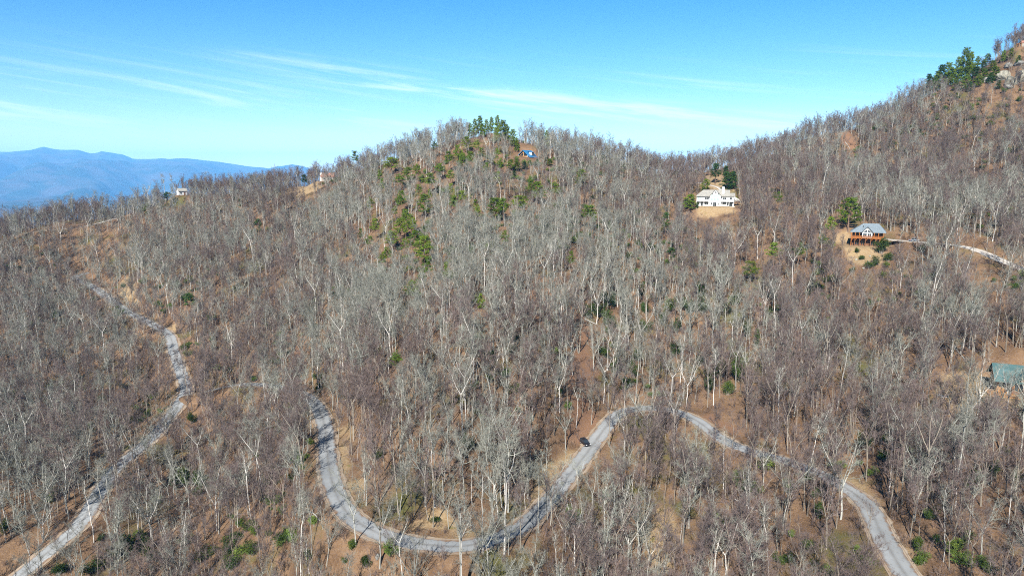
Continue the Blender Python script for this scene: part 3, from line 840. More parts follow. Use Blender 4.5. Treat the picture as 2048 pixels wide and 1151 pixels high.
# ------------------------------------------------------------------ rocks
mat('grey_rock', (0.165, 0.16, 0.142), 0.95, (0.5, (0.09, 0.09, 0.08), 6, 0.4, 0.62), bump=(1.2, 0.8, 0.3))
mat('pale_rock', (0.20, 0.187, 0.15), 0.95, (0.8, (0.12, 0.115, 0.09), 6, 0.4, 0.62), bump=(1.5, 0.8, 0.2))
def rock_mesh(seed, sx, sy, sz, lvl=3):
    import bmesh
    bm = bmesh.new(); bmesh.ops.create_icosphere(bm, subdivisions=lvl, radius=1.0)
    rs = random.Random(seed)
    planes = [(Vector((rs.gauss(0,1), rs.gauss(0,1), rs.gauss(0,0.8))).normalized(), rs.uniform(0.55, 0.9)) for _ in range(9)]
    for v in bm.verts:
        for n, d in planes:
            e = v.co.dot(n) - d
            if e > 0: v.co -= n * e * 0.9
        q = 0.05 * math.sin(v.co.x * 7 + seed) * math.cos(v.co.y * 9 + v.co.z * 8)
        v.co *= 1 + q
        v.co = Vector((v.co.x * sx, v.co.y * sy, v.co.z * sz))
    me = bpy.data.meshes.new('rock'); bm.to_mesh(me); bm.free()
    return me
ROCKS = [  # px, py, width px, height px, material, label
 (2018,131,14,8,'grey_rock','grey rock ledge jutting over dark shade, lower of the two crag tops'),
 (2040,125,20,9,'grey_rock','wide grey rock ledge at the crag top beside the frame edge'),
 (2008,150,22,16,'pale_rock','pale lichened rock face below the ledges, left end of the crag'),
 (2026,160,26,18,'pale_rock','broad pale rock face in the middle of the crag'),
 (2044,152,22,20,'pale_rock','pale rock face of the crag cut by the frame edge'),
 (2018,173,20,9,'grey_rock','low grey slab at the foot of the crag'),
 (1974,160,14,9,'grey_rock','lone grey boulder under the pines left of the crag'),
 (1713,518,5,4,'pale_rock','small white boulder left of the dark shrubs below the decked house'),
 (1740,512,4,3,'pale_rock','small white boulder right under the decked house lawn'),
 (1737,524,5,4,'pale_rock','small white boulder between the dark shrubs below the decked house'),
 (1727,536,6,4,'pale_rock','lowest white boulder of the rocky bank below the decked house'),
 (487,495,14,9,'grey_rock','grey overhanging boulder alone in the woods of the left slope'),
 (322,505,9,7,'pale_rock','pale boulder among bare trees on the upper left slope'),
 (755,1117,10,10,'grey_rock','grey boulder below the road loop at the bottom of the slope'),
 (2001,84,3,9,'pale_rock','narrow upright white rock high on the steep upper ridge'),
 (1997,96,3,3,'pale_rock','little white boulder under the upright rock on the upper ridge'),
]
for i, (px, py, w, hh, m, lab) in enumerate(ROCKS):
    q = hit(px, py + hh / 2)
    s = q[1] / FPX
    me = rock_mesh(100 + i, w * s * 0.62, w * s * 0.5, hh * s * 0.75); me.materials.append(MATS[m])
    o = link('boulder' if py > 200 else 'rock', me, None, (q[0], q[1] + w * s * 0.1, q[2] + hh * s * 0.25))
    o.rotation_euler = (0, 0, i * 1.3)
    tag(o, lab, 'rock')

# ------------------------------------------------------------------ tree kinds
def bark(name, ca, cb, rand=0.22):
    """Bark and twig colour; copies vary a little in tone."""
    m = bpy.data.materials.new(name); m.use_nodes = True
    t = m.node_tree; t.nodes.clear()
    out = N(t, 'ShaderNodeOutputMaterial'); d = N(t, 'ShaderNodeBsdfDiffuse'); t.links.new(d.outputs[0], out.inputs[0])
    oi = N(t, 'ShaderNodeObjectInfo'); tc = N(t, 'ShaderNodeTexCoord')
    nz = N(t, 'ShaderNodeTexNoise'); nz.inputs['Scale'].default_value = 0.9; nz.inputs['Detail'].default_value = 3
    t.links.new(tc.outputs['Object'], nz.inputs['Vector'])
    f = M(t, 'ADD', M(t, 'MULTIPLY', oi.outputs['Random'], 0.7), M(t, 'MULTIPLY_ADD', nz.outputs['Fac'], 0.9, -0.3))
    x = N(t, 'ShaderNodeMix', data_type='RGBA'); x.inputs['A'].default_value = (*ca, 1); x.inputs['B'].default_value = (*cb, 1)
    t.links.new(f, x.inputs['Factor'])
    hv = N(t, 'ShaderNodeHueSaturation'); t.links.new(x.outputs['Result'], hv.inputs['Color'])
    t.links.new(M(t, 'MULTIPLY_ADD', M(t, 'FRACT', M(t, 'MULTIPLY', oi.outputs['Random'], 7.31)), 2 * rand, 1 - rand), hv.inputs['Value'])
    t.links.new(hv.outputs[0], d.inputs['Color'])
    MATS[name] = m
    return m
bark('bark_grey', (0.254, 0.250, 0.221), (0.182, 0.178, 0.155)); bark('twig_grey', (0.153, 0.159, 0.132), (0.116, 0.112, 0.095))
bark('bark_pale', (0.385, 0.363, 0.332), (0.302, 0.286, 0.260)); bark('twig_pale', (0.171, 0.167, 0.144), (0.138, 0.137, 0.112))
bark('bark_russet', (0.138, 0.117, 0.092), (0.172, 0.152, 0.122)); bark('twig_russet', (0.100, 0.073, 0.064), (0.085, 0.070, 0.066))
bark('twig_brush', (0.165, 0.116, 0.076), (0.134, 0.088, 0.070))
bark('needle', (0.048, 0.085, 0.010), (0.085, 0.112, 0.014), 0.25); bark('needle_dark', (0.018, 0.040, 0.010), (0.032, 0.060, 0.012), 0.25)
bark('laurel', (0.019, 0.036, 0.009), (0.041, 0.055, 0.012), 0.3)
bark('laurel_light', (0.039, 0.069, 0.013), (0.086, 0.112, 0.023), 0.3)
bark('bark_pine', (0.102, 0.064, 0.045), (0.128, 0.090, 0.064))

class TB:
    """Collects tubes and thin twigs as plain lists."""
    def __init__(s): s.V, s.F = [], []
    def tube(s, pts, rad, sides):
        n = len(s.V)
        for i, p in enumerate(pts):
            d = (pts[min(i + 1, len(pts) - 1)] - pts[max(i - 1, 0)]).normalized()
            u = d.orthogonal().normalized(); v = d.cross(u)
            for k in range(sides):
                a = 2 * math.pi * k / sides
                s.V.append(tuple(p + (u * math.cos(a) + v * math.sin(a)) * rad[i]))
        for i in range(len(pts) - 1):
            for k in range(sides):
                j = (k + 1) % sides
                s.F.append((n + i*sides + k, n + i*sides + j, n + (i+1)*sides + j, n + (i+1)*sides + k))
    def spike(s, p, d, L, w, rs):
        sd = d.cross(Vector((rs.gauss(0,1), rs.gauss(0,1), rs.gauss(0,1))))
        if sd.length < 1e-4: sd = d.orthogonal()
        sd = sd.normalized() * (w * 0.5)
        n = len(s.V); s.V += [tuple(p - sd), tuple(p + sd), tuple(p + d * L)]; s.F.append((n, n + 1, n + 2))
def rdir(rs, up=0.0):
    return Vector((rs.gauss(0,1), rs.gauss(0,1), rs.gauss(0,1) + up)).normalized()
def bare_tree(seed, H, r0, c0, spread, nl, lead=2, dens=1.0):
    """A leafless forest tree: one trunk that forks into leaders, limbs, branches and twigs."""
    rs = random.Random(seed); tr, cr = TB(), TB()
    hs = H * rs.uniform(c0, c0 + 0.12)
    a0 = rs.uniform(0, 6.28); lean = Vector((math.cos(a0), math.sin(a0), 0)) * rs.uniform(0.0, 0.06)
    n = 7; pts, rad = [], []; off = Vector((0, 0, 0))
    for i in range(n + 1):
        t = i / n
        off += Vector((rs.gauss(0, 0.09), rs.gauss(0, 0.09), 0)) * (0.3 + t)
        pts.append(Vector((0, 0, -1.2 + (hs + 1.2) * t)) + lean * hs * t + off)
        rad.append(r0 * (1.25 if i == 0 else 1) * (1 - 0.38 * t))
    tr.tube(pts, rad, 6)
    stems = []
    az0 = rs.uniform(0, 6.28)
    for k in range(lead):
        az = az0 + k * 2 * math.pi / max(lead, 1) + rs.uniform(-.4, .4)
        tilt = R(rs.uniform(3, 9)) if (lead == 1 or (k == 0 and rs.random() < 0.5)) else R(rs.uniform(16, 34))
        d = Vector((math.cos(az) * math.sin(tilt), math.sin(az) * math.sin(tilt), math.cos(tilt)))
        Ls = (H - hs) * (1.0 if k == 0 else rs.uniform(0.72, 0.98)); m = 7
        lp = [pts[-1] - Vector((0, 0, 0.15))]
        for i in range(m):
            d = (d + Vector((rs.gauss(0, .09), rs.gauss(0, .09), 0.05))).normalized(); lp.append(lp[-1] + d * Ls / m)
        rb = rad[-1] * (1.0 if lead == 1 else 0.74)
        lr = [rb * (1 - i / m) ** 0.85 + 0.022 for i in range(m + 1)]
        tr.tube(lp, lr, 5)
        stems.append((lp, lr, 0.04, max(5, nl // lead), 1.0))
    stems.append((pts, rad, 0.62, max(1, nl // 9), 0.75))
    for lp0, lr0_, tmin, cnt, sc_ in stems:
        m = len(lp0) - 1
        for q in range(cnt):
            t = tmin + (0.98 - tmin) * (q + rs.random()) / cnt
            f = t * m; i = min(int(f), m - 1); p = lp0[i].lerp(lp0[i + 1], f - i); r = lr0_[i] * (1 - f + i) + lr0_[i + 1] * (f - i)
            ax = (lp0[i + 1] - lp0[i]).normalized()
            az = q * 2.4 + rs.uniform(-.6, .6)
            u = ax.orthogonal().normalized(); v = ax.cross(u)
            ang = R(rs.uniform(30, 60))
            d = (ax * math.cos(ang) + (u * math.cos(az) + v * math.sin(az)) * math.sin(ang)).normalized()
            L = spread * rs.uniform(0.6, 1.15) * sc_ * (1.0 - 0.5 * t)
            pp = [p]; dd = d.copy(); k = 4
            for w in range(k):
                dd = (dd + Vector((rs.gauss(0, .20), rs.gauss(0, .20), rs.gauss(0, .12) + 0.14))).normalized(); pp.append(pp[-1] + dd * (L / k))
            l0 = min(r * 0.7, 0.03 + 0.014 * L)
            cr.tube(pp, [l0 * (1 - 0.75 * w / k) + 0.012 for w in range(k + 1)], 3)
            for s_ in range(int((3 + L * 1.0) * dens)):
                uu = rs.uniform(0.2, 1.0); f = uu * k; i = min(int(f), k - 1)
                sp = pp[i].lerp(pp[i + 1], f - i); bd = (pp[i + 1] - pp[i]).normalized()
                sd = (bd * 0.8 + rdir(rs, 0.4) * 0.8).normalized()
                SL = (0.55 + 0.36 * L * (1.15 - uu)) * rs.uniform(0.7, 1.3)
                m1 = sp + sd * SL * 0.5; sd2 = (sd + rdir(rs, 0.5) * 0.35).normalized(); e1 = m1 + sd2 * SL * 0.5
                cr.tube([sp, m1, e1], [0.030, 0.022, 0.011], 3)
                for w_ in range(int(5 * dens + 0.5)):
                    uu2 = rs.uniform(0.15, 1.0); tp = sp.lerp(m1, uu2 * 2) if uu2 < 0.5 else m1.lerp(e1, uu2 * 2 - 1)
                    td = (sd2 * 0.7 + rdir(rs, 0.4)).normalized(); TL = rs.uniform(0.5, 1.15)
                    cr.spike(tp, td, TL, 0.034, rs)
                    cr.spike(tp + td * TL * rs.uniform(0.25, 0.8), (td + rdir(rs, 0.3) * 0.8).normalized(), TL * rs.uniform(0.4, 0.75), 0.030, rs)
    return tr, cr
KINDS = []   # (habit, tint, trunk mesh, crown mesh, joined mesh, H)
SPEC = [('tall slender','grey',21,0.17,0.50,3.5,20,2,1.15),('tall slender','pale',22,0.19,0.54,3.3,18,2,1.0),('tall slender','russet',20,0.16,0.44,3.5,20,2,1.25),
        ('broad-crowned','grey',18,0.21,0.30,5.2,28,3,1.0),('broad-crowned','pale',19,0.22,0.36,5.0,26,3,.95),('broad-crowned','russet',17,0.19,0.30,5.0,28,4,1.1),
        ('forked','grey',18,0.20,0.34,4.2,26,3,1.05),('forked','pale',19,0.20,0.30,4.0,24,3,.95),('forked','russet',16,0.17,0.32,4.0,26,3,1.2),
        ('thin','grey',17,0.115,0.42,2.6,15,1,1.25),('thin','pale',18,0.12,0.50,2.5,14,1,1.05),('thin','russet',15,0.105,0.34,2.8,17,2,1.35),
        ('medium','grey',19,0.165,0.40,4.2,24,3,1.1),('medium','russet',18,0.155,0.38,4.2,24,3,1.25),
        ('tall slender','grey',23,0.18,0.58,3.2,18,1,1.15),('medium','grey',16,0.15,0.36,4.4,24,2,1.15),('medium','russet',20,0.16,0.46,4.0,24,2,1.25),
        ('tall slender','russet',22,0.17,0.52,3.3,20,3,1.25),('thin','grey',13,0.09,0.30,2.6,16,2,1.3),('medium','pale',17,0.16,0.42,3.8,22,2,1.0)]
for i, (hab, tint, H, r0, c0, sp, nl, st, de) in enumerate(SPEC):
    tr, cr = bare_tree(1000 + i, H, r0, c0, sp, nl, st, de)
    mt, mc = MATS['bark_' + tint], MATS['twig_' + tint]
    me_t = new_mesh('bare_trunk', tr.V, tr.F, (mt,)); me_c = new_mesh('bare_crown', cr.V, cr.F, (mc,))
    k = len(tr.V)
    J = new_mesh('bare_tree', tr.V + cr.V, tr.F + [tuple(a + k for a in f) for f in cr.F], (mt, mc), [0] * len(tr.F) + [1] * len(cr.F))
    KINDS.append((hab, tint, me_t, me_c, J, H))

def clump(b, c, rx, rz, n, size, rs):
    for _ in range(n):
        d = rdir(rs); rr = rs.random() ** 0.45
        p = c + Vector((d.x * rx, d.y * rx, d.z * rz)) * rr
        u = rdir(rs, 0.2) * size * rs.uniform(0.6, 1.3); v = u.cross(rdir(rs)); v = v.normalized() * size * rs.uniform(0.35, 0.6)
        k = len(b.V); b.V += [tuple(p - v * 0.5), tuple(p + u), tuple(p + v * 0.5)]; b.F.append((k, k + 1, k + 2))
def pine(seed, H=12.0, wid=0.30, c0=0.25, dark=False, dens=1.0):
    rs = random.Random(seed); tr, cr, lf = TB(), TB(), TB()
    n = 7; pts = [Vector((rs.gauss(0, .08) * i / 3, rs.gauss(0, .08) * i / 3, -0.8 + (H * 0.97 + 0.8) * i / n)) for i in range(n + 1)]
    tr.tube(pts, [0.20 * (1 - i / n) + 0.02 for i in range(n + 1)], 6)
    z = c0 * H; q = 0
    while z < H * 0.96:
        t = (z / H - c0) / (1 - c0)
        nb = rs.choice((3, 4, 4, 5))
        for k in range(nb):
            if rs.random() < 0.12: continue
            az = q * 1.1 + k * 2 * math.pi / nb + rs.uniform(-.4, .4)
            L = H * wid * (1 - t) ** 0.62 * rs.uniform(0.55, 1.15) * (0.55 + 0.45 * min(1, t * 4 + 0.4)) + 0.35
            d = Vector((math.cos(az), math.sin(az), rs.uniform(0.0, 0.35) + 0.5 * t))
            f = t * (1 - c0) * n + c0 * n; i = min(int(f), n - 1); p0 = pts[i].lerp(pts[i + 1], f - i); p0.z = z
            p1 = p0 + d * L
            tr.tube([p0, p0.lerp(p1, .5) + Vector((0, 0, -0.06 * L)), p1], [0.05, 0.035, 0.015], 3)
            m = max(2, int(L / 0.75))
            for j in range(m):
                u = 0.35 + 0.65 * (j + 0.5) / m
                c = p0.lerp(p1, u) + rdir(rs) * 0.22
                clump(lf, c, 0.66 * rs.uniform(0.8, 1.2), 0.42, int(32 * dens), 0.45, rs)
        z += rs.uniform(0.55, 0.95); q += 1
    clump(lf, Vector((pts[-1].x, pts[-1].y, H * 0.95)), 0.5, 0.7, int(40 * dens), 0.4, rs)
    return new_mesh('pine_trunk', tr.V, tr.F, (MATS['bark_pine'],)), new_mesh('pine_crown', lf.V, lf.F, (MATS['needle_dark' if dark else 'needle'],))
PINES = [(c0, pine(50 + i, 12, w, c0)) for i, (w, c0) in enumerate(((.30, .28), (.34, .30), (.27, .45), (.31, .45), (.24, .60), (.28, .60)))]
PINES_L = [(c0, pine(66 + i, 12, w, c0, False, 1.15)) for i, (w, c0) in enumerate(((.30, .10), (.34, .14), (.27, .12)))]
PINES_D = [(c0, pine(60 + i, 12, w, c0, True, 1.2)) for i, (w, c0) in enumerate(((.22, .05), (.27, .12), (.26, .40), (.25, .58)))]
def shrub(seed, wid=1.0):
    """Multi-stemmed evergreen shrub, 3 m tall and about 4 m wide."""
    rs = random.Random(seed); st, lf = TB(), TB()
    for k in range(9):
        a = rs.uniform(0, 6.28); rr = rs.uniform(0.2, 1.6) * wid
        top = Vector((math.cos(a) * rr, math.sin(a) * rr, rs.uniform(1.2, 2.7) * (1 - 0.12 * rr)))
        st.tube([Vector((top.x * .15, top.y * .15, -0.4)), top * 0.5 + Vector((0, 0, .2)), top], [0.07, 0.05, 0.02], 4)
        clump(lf, top, 0.95, 0.62, 110, 0.30, rs)
        clump(lf, top * 0.62 + rdir(rs) * 0.3, 0.8, 0.5, 50, 0.28, rs)
    return new_mesh('shrub_stems', st.V, st.F, (MATS['bark_russet'],)), new_mesh('shrub_foliage', lf.V, lf.F, (MATS['laurel'],))
SHRUBS = [shrub(70), shrub(71, 1.2), shrub(72, .8), shrub(73, 1.0)]
def brush(seed, H, n, de):
    rs = random.Random(seed); b = TB()
    for k in range(n):
        a = rs.uniform(0, 6.28); rr = rs.uniform(0, 1.1)
        p = Vector((math.cos(a) * rr, math.sin(a) * rr, -0.3)); h = H * rs.uniform(0.55, 1.1)
        d = (Vector((rs.gauss(0, .22), rs.gauss(0, .22), 1))).normalized()
        m = p + d * h * .5; e = m + (d + rdir(rs) * .25).normalized() * h * .5
        b.tube([p, m, e], [0.035, 0.022, 0.010], 3)
        for q in range(int(7 * de)):
            u = rs.uniform(.2, 1); tp = p.lerp(m, u * 2) if u < .5 else m.lerp(e, u * 2 - 1)
            td = (d * .8 + rdir(rs, .3)).normalized(); L = rs.uniform(.4, 1.0) * H / 4
            b.spike(tp, td, L, 0.045, rs)
            b.spike(tp + td * L * .5, (td + rdir(rs) * .8).normalized(), L * .6, 0.035, rs)
    return new_mesh('brush', b.V, b.F, (MATS['twig_brush' if seed % 2 else 'twig_russet'],))
BRUSH = [brush(80, 3.2, 10, 1.2), brush(81, 2.2, 12, 1.2), brush(82, 4.5, 7, 1.4), brush(83, 1.6, 14, 1.0), brush(84, 6.0, 4, 2.2)]

PINE_ZONES = {
 'below the skyline left of the summit': [(710,311,12,13),(784,326,25,22),(815,348,20,25),(833,339,14,18),(800,357,18,15),(859,359,24,20),(902,349,14,14),(761,348,10,12),(870,290,10,10)],
 'on the central slope below the summit pines': [(925,318,14,14),(897,312,12,14),(880,335,14,14),(942,312,12,12),(963,305,12,14),(933,287,16,24),(916,303,14,22),(954,289,12,16)],
 'on the central summit skyline': [(940,256,14,18),(983,244,14,18),(1014,262,18,22),(965,258,16,20),(950,250,16,22),(960,245,18,24),(973,248,14,16),(995,243,15,22),(1006,256,26,30),(992,266,14,20),(1026,271,20,24),(1033,287,14,20),(1094,266,7,8)],
 'in the row under the blue-roofed cabin': [(1021,331,16,22),(1034,333,18,22),(1048,331,16,16),(1060,326,12,12),(1075,324,14,12),(1099,326,14,16),(1029,349,12,16)],
 'on the middle slope left of centre': [(805,395,16,24),(848,407,24,36),(752,449,15,22),(802,451,18,30),(785,473,20,25),(823,444,15,28),(831,473,20,28),(850,495,30,46),(741,480,14,18),(791,417,9,10),(775,505,16,24),(856,524,18,20),(846,547,18,18),(826,575,24,30)],
 'alone on the central spur': [(795,713,22,28),(895,533,12,16),(959,592,10,14),(1141,511,12,16)],
 'in the cluster below the blue-roofed cabin': [(1074,381,24,32),(1062,368,14,14),(991,415,28,36),(1007,410,18,24),(1036,403,26,20),(1049,399,14,14),(1009,473,14,24),(1113,376,14,12)],
 'on the slope left of the white house': [(1163,356,20,30),(1177,423,27,22),(1330,439,14,28),(1342,505,14,24),(1380,404,22,28)],
 'close around the white house': [(1411,367,12,18),(1454,362,17,36),(1466,360,15,34),(1451,341,12,18),(1430,341,14,26)],
 'between the white house and the decked house': [(1553,396,14,22),(1546,500,22,28),(1595,495,18,18),(1500,535,24,26),(1659,446,16,22),(1644,476,14,16)],
 'beside the orange-decked house': [(1696,422,34,50)],
 'on the skyline below the crag': [(1858,152,20,18),(1875,146,22,20),(1922,138,26,22),(1968,140,22,18),(1985,122,18,16),(1955,114,16,14),(1942,106,14,14),(1900,152,22,20),(1938,165,24,16),(1883,137,28,24),(1896,131,28,24),(1868,156,20,18),(1933,94,10,14),(1917,119,18,20),(1948,142,34,28),(1956,153,26,20),(1930,155,28,25),(1912,160,22,18),(1966,124,22,18),(1989,137,26,22),(1980,148,20,18),(1996,161,26,14),(2021,99,14,18),(2006,104,12,20),(1975,108,20,14),(2036,112,18,14),(1905,142,22,20),(1940,128,20,18)],
 'on the grassy knob of the left ridge': [(609,356,9,12)],
 'in the woods of the left ridge': [(518,444,11,15),(337,391,13,15),(382,596,18,26)],
}
SHRUB_ZONES = {
 'under the pines of the upper bend': [(1170,625,28,28),(1195,622,24,26),(1217,645,26,28),(1288,619,20,22),(1290,654,24,18),(1226,610,14,14),(1326,642,16,24)],
 'above the upper bend of the road': [(1267,745,18,34),(1418,766,30,40),(1441,745,26,36),(1474,748,25,40),(1401,722,20,24),(1282,583,18,24),(1455,780,24,24)],
 'on the slope below the decked house': [(1512,684,14,28),(1577,716,18,24),(1612,669,14,20),(1453,619,18,20)],
 'on the bank below the orange-decked house': [(1763,500,26,20),(1775,517,18,16),(1724,516,15,9),(1740,531,20,12),(1714,507,10,8),(1752,524,16,12),(1704,541,10,8)],
 'beside the white house': [(1376,408,14,14),(1393,414,7,8),(1439,371,10,7)],
 'below the lower road': [(349,968,28,26),(378,958,34,36),(405,968,30,34),(313,1001,25,12),(392,985,30,20)],
 'at the bottom left corner': [(253,1096,40,38),(280,1088,36,36),(230,1108,30,26),(187,1138,40,20),(121,1140,30,18),(202,1077,14,12),(300,1110,30,24)],
 'by the lower road': [(262,840,14,14),(295,830,16,14),(384,843,18,16),(247,573,14,9),(460,741,12,12),(10,1060,22,24)],
 'inside the road loop': [(756,911,20,22),(788,943,18,18),(870,1043,20,9),(935,890,20,26),(667,818,12,12),(850,800,16,16)],
 'beside the road as it enters the loop': [(646,790,18,22)],
 'below the road loop': [(731,1133,28,20),(703,1097,20,18),(690,1120,16,14)],
 'right of the descending road': [(1729,888,22,24),(1873,1085,18,18),(1863,1030,20,26)],
 'at the bottom right edge': [(1954,953,28,34),(1985,948,26,30),(2028,953,36,28),(1975,1132,38,24),(1934,970,18,20)],
 'left of the descending road': [(1636,1027,24,24),(1628,1130,20,15),(1560,1120,24,20)],
}
_er = random.Random(5)
PINE_ZONES['scattered small down the upper spine'] = sorted((_er.randint(860, 1000), _er.randint(300, 430), _er.randint(8, 13), _er.randint(10, 16)) for _ in range(16))
PINE_ZONES['scattered small on the upper left flank'] = sorted((_er.randint(720, 860), _er.randint(350, 540), _er.randint(7, 12), _er.randint(10, 16)) for _ in range(12))
SHRUB_ZONES['in the hollow right of the spur'] = sorted((_er.randint(1190, 1500), _er.randint(580, 780), _er.randint(18, 30), _er.randint(16, 28)) for _ in range(16))
SHRUB_ZONES['low in the hollow by the bottom edge'] = sorted((_er.randint(320, 620), _er.randint(1030, 1140), _er.randint(22, 36), _er.randint(16, 26)) for _ in range(10))
SHRUB_ZONES['on the low slope right of the ravine'] = sorted((_er.randint(1440, 1900), _er.randint(1060, 1150), _er.randint(22, 34), _er.randint(16, 26)) for _ in range(6))
VIS = [(1392,372,1472,434,.98),(1412,345,1470,376,.9),(1695,440,1770,505,.98),(1695,500,1770,548,.8),(1768,466,1815,495,.95),(1814,470,1846,490,.9),(1895,490,1960,512,.7),(1935,500,2000,528,.93),(1980,515,2048,552,.93),
       (1026,298,1068,322,.98),(1960,735,2048,790,.15),(1152,866,1204,906,.97),(1135,760,1192,870,.35),(575,362,640,392,.6),(1675,262,1712,302,.8),
       (2002,120,2048,168,.75),(2034,74,2048,92,.45),(355,376,378,392,.7),(632,338,668,366,.6),(70,448,235,466,.5),(478,488,498,506,.8)]
for L in PINE_ZONES.values(): VIS += [(x - w * .5, y - h_ * .5, x + w * .5, y + h_ * .15, .88) for x, y, w, h_ in L]
for k_, every in (('road', 5), ('lower_road', 6)):
    ru, rv, _d = to_px(road_pts[k_])
    for a_, b_ in list(zip(ru, rv))[::every]:
        VIS.append((a_ - 9, b_ - 6, a_ + 9, b_ + 3, (0 if a_ < 640 and b_ < 815 else .66 if a_ > 1260 and b_ > 800 else .22) if k_ == 'road' else .16))
for L in SHRUB_ZONES.values(): VIS += [(x - w * .5, y - h_ * .5, x + w * .5, y + h_ * .2, .42) for x, y, w, h_ in L]
# ------------------------------------------------------------------ where the bare trees stand
rng = np.random.RandomState(7)
SPC = 3.92
gx, gy = np.meshgrid(np.arange(-560, 600, SPC), np.arange(96, 640, SPC))
px_ = (gx + (rng.rand(*gx.shape) - .5) * SPC * 1.25).ravel(); py_ = (gy + (rng.rand(*gx.shape) - .5) * SPC * 1.25).ravel()
pz_ = ground(px_, py_)
rd_ = zbil(ROADD, px_, py_) if np.isfinite(ROADD).all() else None
T0 = np.stack([px_, py_, pz_], 1)
U, Vv, D = to_px(T0)
near_f = np.clip((py_ - 150) / 380, 0, 1)
Hs = (1.08 - 0.30 * near_f) * (0.50 + 0.70 * rng.rand(len(px_)) ** 0.8)
Ut, Vt, _ = to_px(T0 + np.array([0, 0, 1.0]) * (19 * Hs)[:, None])
keep = (U > -70) & (U < W0 + 70) & (Vt < H0 + 10) & (Vv < H0 + 420)
keep &= rd_ > np.where((U > 395) & (U < 625) & (Vv > 740) & (Vv < 830), 2.9, 3.7)
keep &= ~((rd_ < 5.5) & (rng.rand(len(px_)) < 0.35))
dens = 0.86 + 0.75 * fbm(px_ / 45, py_ / 45, 501, 3) + 0.20 * near_f
keep &= rng.rand(len(px_)) < dens
for k, w in CW.items():
    keep &= ~(inpoly(px_, py_, w) & (rng.rand(len(px_)) < {'knob': .75, 'teal_yard': .5, 'bare_a': .5, 'bare_b': .45, 'bare_c': .5, 'gully': .62, 'grassy': .8, 'patch_d': .7, 'bluetop': .6, 'bank2': .8, 'slide': .8, 'crag': .5, 'bank5': .55, 'bank': .75, 'bank4': .8, 'bank3': .8}.get(k, 0.93)))
for k, (c, hx, hy) in PADS.items():
    p = PADW[k]
    keep &= ~((np.abs(px_ - p[0]) < hx + 1) & (py_ > p[1] - 5) & (py_ < p[1] + 2.2 * hy))
    # trees right in front of a house do not hide it in the photo
    t = p[0] / p[1]
    fr = (np.abs(px_ - t * py_) < hx * 0.85) & (py_ < p[1]) & (py_ > p[1] - (34 if k in ('white', 'deck', 'blue') else 14))
    keep &= ~(fr & (rng.rand(len(px_)) < (0.97 if k in ('white', 'deck', 'blue') else 0.6)))
hw_ = 1.3 * Hs * FPX / np.maximum(D, 1)
for x0, y0, x1, y1, pr_ in VIS:                        # what the photo shows clear of trees stands clear of them here
    r_ = rng.rand(len(px_))
    ov = (U + hw_ > x0) & (U - hw_ < x1) & (Vt < y1) & (Vv > y1 + 2)
    keep &= ~(ov & (r_ < pr_))
sel = np.nonzero(keep)[0]
# kind of each tree: russet on the left and on the ridges, grey and pale on the central spur
wn = fbm(px_ / 70, py_ / 70, 601, 3)
KI = np.zeros(len(px_), int)
tints = {'grey': [0, 14, 0, 9, 18, 12, 15, 12, 3, 6], 'pale': [1, 1, 19, 10, 10, 4, 7], 'russet': [2, 17, 16, 11, 11, 13, 13, 16, 5, 8]}
for i in sel:
    spur = math.exp(-((U[i] - 930) / 330) ** 2)
    pr = 0.60 + 0.8 * wn[i] - 0.42 * spur + 0.05 * near_f[i]
    pp = 0.10 + 0.10 * spur + 0.12 * math.exp(-((U[i] - 1400) / 160) ** 2 - ((Vv[i] - 800) / 130) ** 2) - 0.2 * wn[i] - 0.03 * near_f[i]
    r = rng.rand()
    t = 'russet' if r < pr else ('pale' if r < pr + pp else 'grey')
    KI[i] = tints[t][rng.randint(len(tints[t]))]
print('bare trees', len(sel))

ORD = ['first','second','third','fourth','fifth','sixth','seventh','eighth','ninth','tenth','eleventh','twelfth','thirteenth','fourteenth','fifteenth',
       'sixteenth','seventeenth','eighteenth','nineteenth','twentieth','twenty-first','twenty-second','twenty-third','twenty-fourth','twenty-fifth',
       'twenty-sixth','twenty-seventh','twenty-eighth','twenty-ninth','thirtieth']
ZONES = [(40,960,'at the outer left edge above the lower road'),(60,1090,'by the lower road in the bottom left corner'),(170,950,'just uphill of the lower road'),
 (190,1090,'just below the lower road at the bottom'),(300,1000,'by the dark laurel below the lower road'),(300,1110,'behind the green shrubs at the bottom left'),
 (420,960,'in the hollow between the two roads'),(430,1100,'low in the hollow, at the bottom edge'),(540,960,'just left of the road loop'),(560,1100,'below the road loop on its left'),
 (690,1090,'where the loop swings right'),(700,960,'on the inside bank of the road loop'),(800,980,'inside the loop, left part'),(830,1110,'below the bottom of the road loop'),
 (920,980,'inside the loop, middle'),(960,1110,'below the loop, towards the straight'),(1040,960,'on the spur beside the tan bank'),(1100,1090,'below the road straight'),
 (1200,970,'across the road from the black SUV'),(1220,1100,'left of the grassy strip at the bottom'),(1330,950,'in the ravine under the upper bend'),(1370,1100,'right of the grassy strip at the bottom'),
 (1460,970,'below the descending road, middle part'),(1500,1100,'at the bottom edge before the descending road'),(1600,970,'just below the descending road'),(1640,1100,'beside the descending road near the bottom'),
 (1760,940,'uphill of the descending road'),(1800,1080,'on the bank right of the descending road'),(1900,940,'on the slope below the teal-roofed lodge'),(1900,1090,'low on the bottom right slope'),
 (2010,940,'at the right edge below the lodge'),(2010,1090,'in the bottom right corner')]
Uc, Vc, _ = to_px(T0 + np.array([0, 0, 1.0]) * (19 * Hs * 0.6)[:, None])
inview = sel[(Uc[sel] > 5) & (Uc[sel] < W0 - 5) & (Vc[sel] < H0 - 25)]
size = Hs[inview] * np.array([SPEC[k][2] for k in KI[inview]]) / D[inview]
